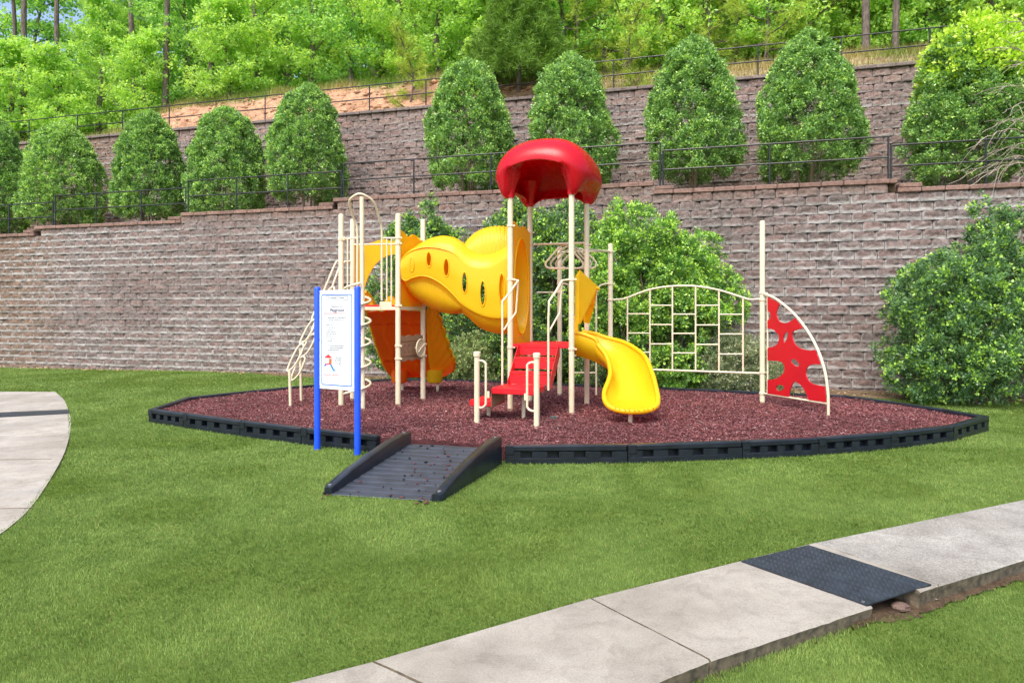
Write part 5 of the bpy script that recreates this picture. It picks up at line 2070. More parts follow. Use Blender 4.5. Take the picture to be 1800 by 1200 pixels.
# ---- wide rails at the back and the triangle loop ladder to the rear posts
tubepart('cross_rail', [at_(B3_, vz(430, B3_[1])), at_(D3, vz(430, B3_[1]))], 0.019)
tubepart('cross_rail', [at_(D3, vz(442, 12.3)), at_(FP, vz(442, 12.95))], 0.019)
tubepart('cross_rail', [at_(EP, vz(514, EP[1])), P(944, 514, 13.0)], 0.017)
tubepart('cross_rail', [at_(EP, 2.93), at_(FP, 2.93)], 0.019)
for k, (u, w, hgt, Y) in enumerate(((992, 33, 38, 12.1), (1000, 32, 36, 12.35), (1008, 31, 34, 12.6), (1018, 30, 32, 12.85))):
    vt, vb = 433 + 2 * k, 433 + 2 * k + hgt
    pts = [P(u - 6, vt, Y), P(u + 6, vt, Y), P(u + w * 0.82, vb - 16, Y), P(u + w, vb - 7, Y), P(u + w * 0.82, vb, Y), P(u, vb + 0.5, Y), P(u - w * 0.82, vb, Y), P(u - w, vb - 7, Y), P(u - w * 0.82, vb - 16, Y)]
    tubepart('overhead_loop', pts, 0.0185, sm=5, closed=True)
tubepart('overhead_beam', [P(1004, 431, 12.0), P(1019, 439, 12.95)], 0.022)
hr = [at_(FP, vz(499, 12.95)), P(1066, 498.5, 12.9), P(1056, 501, 12.9), P(1050, 507, 12.9), P(1048, 520, 12.9), P(1048, 694, 12.9)]
tubepart('access_ladder', hr, 0.017)
tubepart('access_ladder', [at_(EP, vz(499, EP[1])), P(994, 498.5, 13.1), P(1003, 503, 13.1), P(1006, 515, 13.1), P(1006, 692, 13.1)], 0.017)
for v in (625, 655, 595):
    tubepart('ladder_rung', [P(1006, v, 13.1), P(1048, v, 12.9)], 0.015)

# ---- bar climbing wall between the rear posts and the tall end post
def bar_wall():
    def on(u):
        """point of the panel plane under photo column u"""
        t = (u - 900) / F
        d = GP - FP
        k = (t * FP[1] - FP[0]) / (d[0] - t * d[1])
        return FP + d * k
    def q(u, v):
        p = on(u)
        return at_(p, vz(v, p[1]))
    top = [(1078, 526.5), (1092, 526), (1103, 523), (1142, 509), (1182, 503), (1222.7, 503), (1264, 510), (1306, 523), (1317, 526), (1338, 525.6)]
    fr_ = tubepart('arched_top_rail', [q(*p) for p in top], 0.019, sm=5)
    bot = lambda u: 649.7 + (u - 1154) * (656 - 649.7) / (1337 - 1154)
    tubepart('bottom_rail', [q(1073, bot(1073)), q(1340, bot(1340))], 0.019)
    us = [1103, 1142.5, 1182, 1222.7, 1263.8, 1306]
    tops = [523, 509, 503, 503, 510, 523]
    for u, t in zip(us, tops):
        tubepart('upright_bar', [q(u, t), q(u, bot(u))], 0.016)
    rows = [(605, 712, 818), (558, 665, 772), (607, 714, 822), (558, 667, 775), (608, 717, 828)]
    for i, rw in enumerate(rows):
        for y in rw:
            v = 360 + y / 3.158
            tubepart('rung', [q(us[i], v), q(us[i + 1], v)], 0.0135)


bar_wall()

# ---- red fan panel
def fan():
    end = np.array([4.885, 10.54, 0])
    hd = end - GP
    Lh = np.linalg.norm(hd)
    def w(u, v):
        """photo pixel -> point of the fan's vertical plane"""
        t = (u - 900) / F
        k = (t * GP[1] - GP[0]) / (hd[0] - t * hd[1])
        p = GP + hd * k
        return k * Lh, vz(v, p[1])
    to = lambda x, z: at_(GP + hd / Lh * x, z)
    pc = lambda x, y: w(1020 + x / 3.158, 360 + y / 3.158)
    rim = [pc(*p) for p in [(1018, 492), (1045, 503), (1095, 528), (1185, 603), (1262, 700), (1320, 808), (1358, 925), (1374, 1035), (1377, 1105), (1377, 1180)]]
    tubepart('fan_rim', [to(*p) for p in rim], 0.022, sm=5)
    tubepart('fan_bottom_bar', [to(*pc(1012, 1045)), to(*pc(1374, 1103))], 0.017)
    tubepart('fan_back_bar', [to(*pc(1040, 505)), to(*pc(1040, 1052))], 0.015)
    outer = [pc(*p) for p in [(1044, 512)]] + [tuple(p) for p in cr([pc(*p) for p in [(1060, 522), (1095, 540), (1178, 610), (1252, 706), (1309, 812), (1347, 928), (1362, 1035), (1366, 1094)]], 5)] + [pc(*p) for p in [(1280, 1082), (1044, 1047)]]
    def blob(pts):
        return [tuple(p) for p in cr([pc(*p) for p in pts], 5, True)]
    holes = [blob([(1100, 575), (1093, 612), (1110, 648), (1150, 655), (1190, 632), (1215, 600), (1180, 540), (1125, 535)]),
             blob([(1185, 705), (1183, 745), (1205, 785), (1255, 805), (1305, 803), (1340, 760), (1290, 680), (1225, 688)]),
             blob([(1262, 905), (1256, 945), (1280, 985), (1330, 1002), (1390, 998), (1400, 890), (1330, 885), (1290, 885)]),
             blob([(1030, 585), (1052, 592), (1060, 612), (1054, 635), (1030, 640), (1015, 610)]),
             blob([(1030, 690), (1070, 690), (1100, 715), (1108, 745), (1092, 778), (1060, 790), (1030, 790), (1010, 740)]),
             blob([(1030, 868), (1080, 865), (1120, 870), (1138, 898), (1130, 935), (1095, 962), (1050, 970), (1020, 960), (1010, 910)]),
             blob([(1190, 982), (1215, 990), (1245, 1020), (1275, 1100), (1230, 1130), (1168, 1100), (1165, 1040)]),
             blob([(1150, 705), (1158, 712), (1150, 745), (1138, 766), (1130, 755), (1135, 722)]),
             blob([(1180, 855), (1200, 860), (1218, 880), (1215, 896), (1195, 893), (1175, 872)]),
             blob([(1100, 1000), (1125, 1000), (1136, 1015), (1120, 1030), (1098, 1030), (1090, 1016)])]
    n = np.array([hd[1], -hd[0], 0]) / Lh
    cdt_plate('fan_panel', outer, holes, to, n * 0.018, M_REDPANEL, PLAY)


fan()

# ---- left tower
def left_tower():
    z = DECK_L
    poly = [FL, FR, BR, BL]
    mb = MB().plate([at_(p, z) for p in poly], (0, 0, -0.03))
    mb.build('deck', M_REDMETAL, PLAY)
    ed = MB().plate([at_(p, z - 0.031) for p in (FL + (-0.01, -0.03, 0), FR + (0.02, -0.03, 0), BR + (0.03, 0.01, 0), BL + (-0.01, 0.01, 0))], (0, 0, -0.055))
    ed.build('deck_edge', M_BEIGE, PLAY)
    Yf = 11.83
    # arch handhold above the spiral
    arch = [P(628, 530, 11.78), P(628, 470, 11.78), P(628, 404, 11.76), P(622, 385, 11.70), P(615, 362, 11.55), P(616, 350, 11.45), P(628, 341.5, 11.4), P(640, 342.5, 11.42), P(655, 353, 11.5), P(662, 368, 11.6), P(667, 386, 11.7), P(671, 404, 11.78), P(671, 470, 11.8), P(671, 528, 11.8)]
    tubepart('loop_handrail', arch, 0.019, sm=4)
    for u in (680, 688):
        tubepart('railing_bar', [P(u, 420, 11.8), P(u, 529, 11.8)], 0.014)
    tubepart('railing_bar', [P(671, 418.5, 11.8), at_(FR, vz(418.5, 11.79))], 0.016)
    tubepart('railing_bar', [at_(FL, vz(420, 11.86)), P(628, 418.5, 11.8)], 0.016)
    tubepart('railing_bar', [P(611, 421, 11.8), P(611, 529, 11.8)], 0.014)
    tubepart('railing_bar', [at_(BL, vz(430, 12.55)), P(697, 429, 12.0)], 0.016)
    b = MB()
    c = P(678, 536, 11.79)
    b.bbox(c, (0.105, 0, 0), (0, 0.012, 0), (0, 0, 0.055), 0.006)
    b.build('mounting_plate', M_BEIGE, PLAY)
    # spiral climber
    X0, Y0 = (636 - 900) / F * 11.25, 11.25
    tubepart('spiral_pole', [(X0 + 0.02, Y0, 0.02), (X0, Y0, vz(346, Y0))], 0.036, n=14)
    hc = np.array([(627 - 900) / F * 11.3, 11.36, 0])
    pts = []
    rr = 0.215
    zb, zt = vz(694, 11.3), vz(497, 11.3)
    turns = (zt - zb) / 0.347
    for k in range(int(turns * 28) + 1):
        q = k / 28 * 2 * math.pi + math.pi
        zz = zb + 0.347 * k / 28
        pts.append((hc[0] + rr * math.cos(q), hc[1] + rr * math.sin(q) * 0.9, zz))
    tubepart('spiral_coil', pts, 0.020, n=9)
    # chain-like arched climber on the left
    def link(p, q, w):
        p, q = np.array(p), np.array(q)
        dv = q - p
        sd = np.array([0.8, -0.2, 0.32]) * w
        pts_ = [p, p + dv * 0.2 + sd, p + dv * 0.8 + sd, q, q - dv * 0.2 - sd * 0.55, q - dv * 0.8 - sd * 0.55]
        tubepart('climber_link', pts_, 0.0165, sm=5, closed=True)
    ch1 = [P(507, 652, 11.72), P(529, 605, 11.75), P(550, 563, 11.78), P(572, 516, 11.8)]
    ch2 = [P(514, 668, 12.0), P(531, 627, 12.05), P(549, 588, 12.1), P(566, 545, 12.15), P(583, 505, 12.2)]
    for c_ in (ch1, ch2):
        for p, q in zip(c_[:-1], c_[1:]):
            link(p, q, 0.115)
    tubepart('climber_leg', [P(510.5, 713, 11.72), P(509, 650, 11.72)], 0.024)
    tubepart('climber_leg', [P(529.4, 704, 12.37), P(528, 615, 12.3)], 0.024)
    tubepart('climber_rail', [at_(FL, vz(458, 11.86)), P(592, 459, 11.84), P(588, 466, 11.82), P(569, 512, 11.8), P(556, 548, 11.79)], 0.017)
    tubepart('climber_rail', [at_(BL, vz(459, 12.55)), P(606, 460, 12.45), P(597, 468, 12.35), P(582, 510, 12.25), P(570, 540, 12.2)], 0.017)
    # yellow end panel with wavy top, between the two right posts
    def pan(u, v):
        k = (u - 700) / (744 - 700)
        p = FR + (BR - FR) * k
        return p
    d = (BR - FR) / np.linalg.norm(BR - FR)
    L = np.linalg.norm(BR - FR)
    n = np.array([d[1], -d[0], 0])
    xs = np.linspace(0.05, L - 0.05, 24)
    top = [(x, 3.16 + 0.035 * math.sin(x / L * 13) - 0.06 * x) for x in xs]
    outer = [(0.05, 1.845), (L - 0.05, 1.845)] + top[::-1]
    to = lambda x, z_: at_(FR + d * x, z_)
    cdt_plate('tube_end_panel', outer, [circ(L / 2, 2.40, 0.20, 0.32)], to, n * 0.02, M_YELLOW, PLAY)
    # play panel with steering wheel
    bt = [(x, 1.36 + 0.014 * math.sin(x * 22)) for x in xs]
    bb = [(x, 0.92 + 0.014 * math.sin(x * 22 + 1)) for x in xs]
    pp = cdt_plate('play_panel', bb + bt[::-1], [], to, n * 0.02, M_BEIGEPANEL, PLAY)
    gl = MB()
    for zz in (1.26, 1.00):
        gl.tube([to(0.06, zz) + n * 0.0205, to(L - 0.06, zz) + n * 0.0205], 0.005, 6)
    for xx in (0.20, 0.33):
        gl.tube(cr([to(xx + 0.04 * math.cos(q), 1.13 + 0.07 * math.sin(q)) + n * 0.0205 for q in np.linspace(0.6, 5.2, 8)], 3), 0.004, 5)
    gl.build('panel_groove', M_MAROON, pp)
    wc = to(0.56, 1.13) + n * 0.13
    ring = [wc + d * (0.155 * math.cos(q)) + np.array([0, 0, 0.155 * math.sin(q)]) for q in np.linspace(0, 2 * math.pi, 37)[:-1]]
    wh = tubepart('steering_wheel', ring, 0.014, closed=True)
    sp = MB()
    disc = [wc + d * (0.15 * math.cos(q)) + np.array([0, 0, 0.15 * math.sin(q)]) for q in np.linspace(0, 2 * math.pi, 37)[:-1]]
    sp.plate(disc, -n * 0.008)
    sp.tube([wc - n * 0.13, wc + n * 0.02], 0.016, 10)
    sp.tube([wc + d * 0.14 + (0, 0, 0.08) + n * 0.008, wc - d * 0.10 - (0, 0, 0.07) + n * 0.008], 0.012, 8)
    sp.build('wheel_disc', M_BEIGE, wh)
    # arched slide hood at the back of the deck
    Yh = 12.66
    hx = lambda u: (u - 900) / F * Yh
    hv = lambda v: vz(v, Yh)
    arch_o = [(hx(622), hv(545)), (hx(741), hv(545)), (hx(741), hv(420))] + [tuple(p) for p in cr([(hx(725), hv(412)), (hx(700), hv(424)), (hx(672), hv(421)), (hx(655), hv(426)), (hx(640), hv(429)), (hx(622), hv(430))], 5)]
    hole = []
    for q in np.linspace(0, math.pi, 30):
        hole.append((hx(694) + 0.595 * math.cos(q) * 1.0, hv(536) + (hv(447) - hv(536)) * math.sin(q)))
    to2 = lambda x, z_: np.array([x, Yh + 0.02 * 0, z_])
    hood = cdt_plate('slide_hood', arch_o, [hole], to2, (0, 0.03, 0), M_YELLOW, PLAY)
    hg = np.zeros((3, 30, 3))
    for i in range(3):
        for j, q in enumerate(np.linspace(0.02, math.pi - 0.02, 30)):
            k = 1 + 0.03 * i
            hg[i, j] = (hx(694) + 0.60 * math.cos(q) * k, Yh + 0.02 + 0.10 * i, hv(536) + (hv(446) - hv(536)) * math.sin(q) * k)
    MB().grid(hg).build('hood_tunnel', M_YELLOW, hood, ang=80)


left_tower()


# ---- wide slide leaving the back of the left tower, seen from below
def back_slide():
    st = [  # Y, bed z, uL, uR, wall height, left flare px, right flare px
        (12.62, 1.80, 644, 748, 0.36, 4, 6), (12.85, 1.62, 648, 750, 0.36, 5, 13), (13.1, 1.36, 655, 751, 0.36, 6, 20), (13.4, 1.03, 664, 752, 0.35, 7, 28), (13.7, 0.70, 675, 754, 0.33, 8, 36), (13.95, 0.50, 685, 758, 0.30, 8, 39),
        (14.2, 0.42, 692, 764, 0.24, 7, 35), (14.45, 0.40, 698, 770, 0.12, 5, 26)]
    arr = np.array(st)
    N = 90
    I = cr(arr, 20)
    I = I[np.linspace(0, len(I) - 1, N).astype(int)]
    W = 61
    g = np.zeros((N, W, 3))
    for i, (Y, zb, ul, ur, wh, fl_l, fl_r) in enumerate(I):
        for j in range(W):
            w = -1 + 2 * j / (W - 1)
            aw = abs(w)
            k = float(np.clip((aw - 0.76) / 0.24, 0, 1))
            u = (ul + ur) / 2 + (ur - ul) / 2 * float(np.clip(w / 0.8, -1, 1)) + (fl_r if w > 0 else -fl_l) * k ** 0.8
            rip = 0.020 * math.sin(i * 2 * math.pi / 8.2 + k * 4.0) * k ** 0.5 * (1 if i < N * 0.74 else max(0.0, 1 - (i - N * 0.74) / 6))
            # moulded wavy ribs on the underside of the bed
            rb = abs(abs(w) - 0.38 - 0.05 * math.sin(i * 0.30))
            emb = -0.020 * math.exp(-(rb / 0.06) ** 2) - (0.018 if i % 30 in (14, 15, 16) else 0) * (aw < 0.72) + 0.02 * math.cos(w * math.pi)
            g[i, j] = ((u - 900) / F * Y + rip * (1 if w > 0 else -1), Y, zb + wh * k ** 1.4 + emb * (1 - k) + rip * 0.4)
    c0_, c1_ = int(W * 0.115), int(W * 0.885)
    o = MB().grid(g[:, c0_:c1_ + 1]).build('wide_slide', M_YELLOW_SHADED, PLAY, ang=80)  # same plastic as the walls; shaded underside painted orange
    md = o.modifiers.new('thick', 'SOLIDIFY')
    md.thickness = 0.012
    for a_, b_ in ((0, c0_), (c1_, W - 1)):
        wl = MB().grid(g[:, a_:b_ + 1]).build('slide_wall', M_YELLOW, o, ang=80)
        md = wl.modifiers.new('thick', 'SOLIDIFY')
        md.thickness = 0.012
    for j in (0, W - 1):
        rim = g[:, j] + np.array([0.0, 0, 0.0])
        rim = rim + np.array([[0, 0, 0.012 * math.sin(i * 2 * math.pi / 8.2) * (i < N * 0.74)] for i in range(N)])
        MB().tube(rim, 0.032, 10).build('slide_rim', M_YELLOW, o)
    for u, zt in ((764, 0.45), (702, 0.43)):
        x = (u - 900) / F * 13.9
        MB().lathe((x, 13.9, 0), [(0.10, 0.325), (0.15, 0.345), (0.165, 0.40), (0.17, 0.60)], 20).build('slide_foot', M_YELLOW if u > 730 else M_YELLOW_SHADED, o)  # left foot: shade on the yellow plastic painted in as orange
        MB().lathe((x + 0.06, 13.9, 0), [(0.03, 0.0), (0.03, 0.36)], 12).build('support_leg', M_BEIGE, o)
    # rounded hump tops seen over the deck
    hm = MB()
    for u, v, rx in ((640, 512, 14), (686, 520, 12)):
        Y = 12.75
        pts = [(u - rx, 536), (u - rx * 0.7, v + 6), (u, v), (u + rx * 0.5, v + 6), (u + rx, 530), (u + rx * 1.2, 537)]
        c = [tuple(p) for p in cr(pts, 4)]
        hm.plate([P(a, b, Y) for a, b in c], (0, 0.3, 0))
    hm.build('slide_wall_top', M_YELLOW, o)


back_slide()


# ---- curved crawl tube between the towers
def crawl_tube():
    cx = lambda x: 680 + x / 4.286
    cy = lambda y: 320 + y / 4.286
    st = [  # crop x, upper silhouette, front top edge, front bottom edge, lower silhouette
        (118, 590, 600, 690, 720), (130, 560, 578, 728, 770), (160, 525, 545, 742, 835), (200, 498, 518, 722, 868), (270, 452, 495, 706, 915), (340, 421, 490, 720, 952), (420, 408, 502, 766, 980), (500, 421, 532, 838, 990),
        (560, 452, 580, 905, 988), (610, 492, 620, 945, 1020), (660, 528, 645, 974, 1066), (720, 542, 651, 1001, 1106), (790, 535, 640, 1018, 1130), (850, 508, 606, 1022, 1141), (915, 468, 566, 1017, 1142)]
    arr = cr(np.array(st, float), 12)
    N = len(arr)
    M = 72
    g = np.zeros((N, M, 3))
    for i, (x, U, T, B, L) in enumerate(arr):
        s = (x - 118) / (915 - 118)
        Yf = 11.78 - 0.36 * s + 0.02 * math.sin(s * 6)
        Yb = Yf + 0.80
        Ym = Yf + 0.42
        u = cx(x)
        def pt(yy, Y):
            return P(u, cy(yy), Y)
        # keep the far side level with the near side in metres, not in the picture
        zT, zB = vz(cy(T), Yf), vz(cy(B), Yf)
        zU, zL = vz(cy(U), Ym), vz(cy(L), Ym)
        X = (u - 900) / F * (Yf + 0.2)
        loop = [(Yf, zT), (Yf - 0.03, (zT * 0.6 + zB * 0.4)), (Yf - 0.02, (zT * 0.25 + zB * 0.75)), (Yf, zB), (Yf + 0.05, zB - 0.02), (Yf + 0.14, zB * 0.45 + zL * 0.55), (Yf + 0.30, zL * 0.93 + zB * 0.07), (Ym + 0.05, zL),
                (Yb - 0.08, zL * 0.6 + zB * 0.4), (Yb, (zB + zT) / 2 - 0.1), (Yb, (zB + zT) / 2 + 0.15), (Yb - 0.08, zU * 0.6 + zT * 0.4), (Ym + 0.05, zU), (Yf + 0.24, zU * 0.92 + zT * 0.08), (Yf + 0.10, zU * 0.5 + zT * 0.5), (Yf + 0.03, zT + 0.03)]
        lp = cr(np.array(loop), 5, True)
        lp = lp[np.linspace(0, len(lp), M, endpoint=False).astype(int)]
        for j in range(M):
            g[i, j] = (X, lp[j, 0], lp[j, 1])
    # window slots
    wins = [(317, 583, 17, 52), (448, 645, 19, 64), (585, 757, 18, 76), (722, 838, 18, 92), (866, 800, 20, 108)]
    keep = np.ones((N - 1, M), bool)
    ce = (g[:-1] + g[1:] + np.roll(g, -1, 1)[:-1] + np.roll(g, -1, 1)[1:]) / 4
    uu = 900 + ce[..., 0] / ce[..., 1] * F
    vv = HV - (ce[..., 2] - EYE) / ce[..., 1] * F
    # refine the grid near the slots instead of cutting coarse cells: use a finer grid
    K1, K2 = 4, 3
    gi = np.linspace(0, N - 1, (N - 1) * K1 + 1)
    a0 = np.floor(gi).astype(int).clip(0, N - 2)
    fr_ = (gi - a0)[:, None, None]
    g2 = g[a0] * (1 - fr_) + g[a0 + 1] * fr_
    gx = np.concatenate([g2, g2[:, :1]], 1)
    gj = np.linspace(0, M, M * K2, endpoint=False)
    b0 = np.floor(gj).astype(int)
    fj = (gj - b0)[None, :, None]
    g3 = gx[:, b0] * (1 - fj) + gx[:, b0 + 1] * fj
    ce = (g3[:-1] + g3[1:] + np.roll(g3, -1, 1)[:-1] + np.roll(g3, -1, 1)[1:]) / 4
    uu = 900 + ce[..., 0] / ce[..., 1] * F
    vv = HV - (ce[..., 2] - EYE) / ce[..., 1] * F
    Yfr = (11.78 - 0.36 * ((uu - cx(118)) / (cx(915) - cx(118))))
    frontside = ce[..., 1] < Yfr + 0.12
    keep = np.ones(uu.shape, bool)
    for (x, y, rx, ry) in wins:
        e = ((uu - cx(x)) / (rx / 4.286)) ** 2 + ((vv - cy(y)) / (ry / 4.286)) ** 2
        keep &= ~((e < 1) & frontside)
        eb = ((uu - cx(x)) / (rx / 4.286)) ** 2 + ((vv - cy(y) + 1.5) / (ry * 0.9 / 4.286)) ** 2
        if x in (585, 722):
            keep &= ~((eb < 1) & (ce[..., 1] > Yfr + 0.66))
    o = MB().grid(g3, closed_j=True, keep=keep).build('crawl_tube', M_YELLOW, PLAY, ang=80)
    # raised rims round the slots (and one blind one)
    for (x, y, rx, ry) in wins + [(187, 622, 13, 48)]:
        s = (x - 118) / (915 - 118)
        ring = []
        for q in np.linspace(0, 2 * math.pi, 41)[:-1]:
            u, v = cx(x + (rx + 3) * math.cos(q)), cy(y + (ry + 4) * math.sin(q))
            ss = (u - cx(118)) / (cx(915) - cx(118))
            row = int(np.clip(round(ss * 0 + np.argmin(np.abs(arr[:, 0] - (u - 680) * 4.286))), 0, N - 1))
            fr0 = [j for j in range(M) if g[row, j, 1] < (11.78 - 0.36 * ss) + 0.1]
            vs = [HV - (g[row, j, 2] - EYE) / g[row, j, 1] * F for j in fr0]
            jj = fr0[int(np.argmin(np.abs(np.array(vs) - v)))]
            Y = g[row, jj, 1] - 0.004
            ring.append(P(u, v, Y))
        ring = np.array(ring)
        ring[:, 1] = (ring[:, 1] + np.roll(ring[:, 1], 1) + np.roll(ring[:, 1], -1)) / 3
        MB().tube(ring, 0.013, 8, True).build('slot_rim', M_YELLOW, o)
    # moulded seams along the front edges
    for col, dz in ((2, 0), (3, 0)):
        pts = []
        for (x, U, T, B, L) in arr[6:]:
            s = (x - 118) / (915 - 118)
            Yf = 11.78 - 0.36 * s
            y = (T, B)[col - 2]
            q = P(cx(x), cy(y), Yf)
            q[0] = (cx(x) - 900) / F * (Yf + 0.2)
            q[2] = vz(cy(y), Yf)
            pts.append(q + (0, 0.005, 0))
        MB().tube(pts, 0.012, 7).build('moulded_seam', M_YELLOW, o)
    # ribbed roof lobe at the right end
    ls = [(575, 500, 520), (595, 448, 520), (640, 398, 540), (700, 360, 560), (780, 336, 555), (860, 330, 535), (915, 335, 500)]
    la = cr(np.array(ls, float), 12)
    N2 = len(la)
    g = np.zeros((N2, 40, 3))
    for i, (x, U, lowv) in enumerate(la):
        s = (x - 118) / (915 - 118)
        Yf = 11.78 - 0.36 * s
        rip = 1 + 0.012 * math.sin(x / 30 * 2 * math.pi) * np.clip((x - 690) / 40, 0, 1)
        zU = vz(cy(U), Yf + 0.55) 
        zL_ = vz(cy(lowv), Yf + 0.3) - 0.1
        X = (cx(x) - 900) / F * (Yf + 0.45)
        for j, q in enumerate(np.linspace(0, math.pi, 40)):
            g[i, j] = (X, Yf + 0.56 - 0.36 * math.cos(q) * rip, zL_ + (zU - zL_) * math.sin(q) ** 0.8 * rip)
    MB().grid(g).build('roof_lobe', M_YELLOW, o, ang=80)
    # ribbed belly lobe at the left end
    ls = [(158, 800, 750), (200, 868, 735), (270, 918, 730), (340, 955, 740), (420, 982, 790), (500, 993, 860), (560, 985, 920), (585, 960, 935)]
    la = cr(np.array(ls, float), 10)
    g = np.zeros((len(la), 40, 3))
    for i, (x, L, upv) in enumerate(la):
        s = (x - 118) / (915 - 118)
        Yf = 11.78 - 0.36 * s
        rip = 1 + 0.006 * math.sin(x / 11 * 2 * math.pi)
        zL_ = vz(cy(L), Yf + 0.5)
        zu = vz(cy(upv), Yf + 0.1)
        X = (cx(x) - 900) / F * (Yf + 0.35)
        for j, q in enumerate(np.linspace(0, math.pi, 40)):
            g[i, j] = (X, Yf + 0.50 - 0.40 * math.cos(q) * rip, zu + (zL_ - zu) * math.sin(q) ** 0.7 * rip)
    MB().grid(g).build('belly_lobe', M_YELLOW, o, ang=80)
    # end panel with oval opening on the right tower
    d = E2
    n = E1
    L = S
    xs = np.linspace(0.05, L - 0.05, 22)
    to = lambda x, z_: at_(A3 + d * x, z_)
    top = [(x, 3.27 + 0.03 * math.sin(x / L * 12) - 0.05 * x) for x in xs]
    outer = [(0.05, 1.18), (L - 0.05, 1.18)] + top[::-1]
    hole = [(0.51 + 0.385 * math.cos(q), 2.22 + 0.82 * math.sin(q)) for q in np.linspace(0, 2 * math.pi, 49)[:-1]]
    ep = cdt_plate('tube_end_panel', outer, [hole], to, n * 0.02, M_YELLOW, PLAY)
    lip = [to(x, z_) + n * 0.022 for x, z_ in hole]
    MB().tube(lip, 0.016, 8, True).build('panel_lip', M_YELLOW, ep)
    # throat between panel and tube
    th = np.zeros((5, 48, 3))
    for i in range(5):
        for j, q in enumerate(np.linspace(0, 2 * math.pi, 49)[:-1]):
            th[i, j] = to(0.51 + 0.388 * math.cos(q) * (1 - 0.03 * i), 2.22 + 0.823 * math.sin(q) * (1 - 0.02 * i)) - n * (0.0 + 0.06 * i)
    MB().grid(th, closed_j=True).build('tube_throat', M_YELLOW, ep, ang=80)
    for q in np.linspace(0, 2 * math.pi, 15)[:-1]:
        p = to(0.5 + 0.41 * math.cos(q), 2.22 + 0.90 * math.sin(q)) + n * 0.02
        MB().tube([p, p + n * 0.006], 0.009, 7).build('panel_bolt', M_STEEL, ep)


crawl_tube()


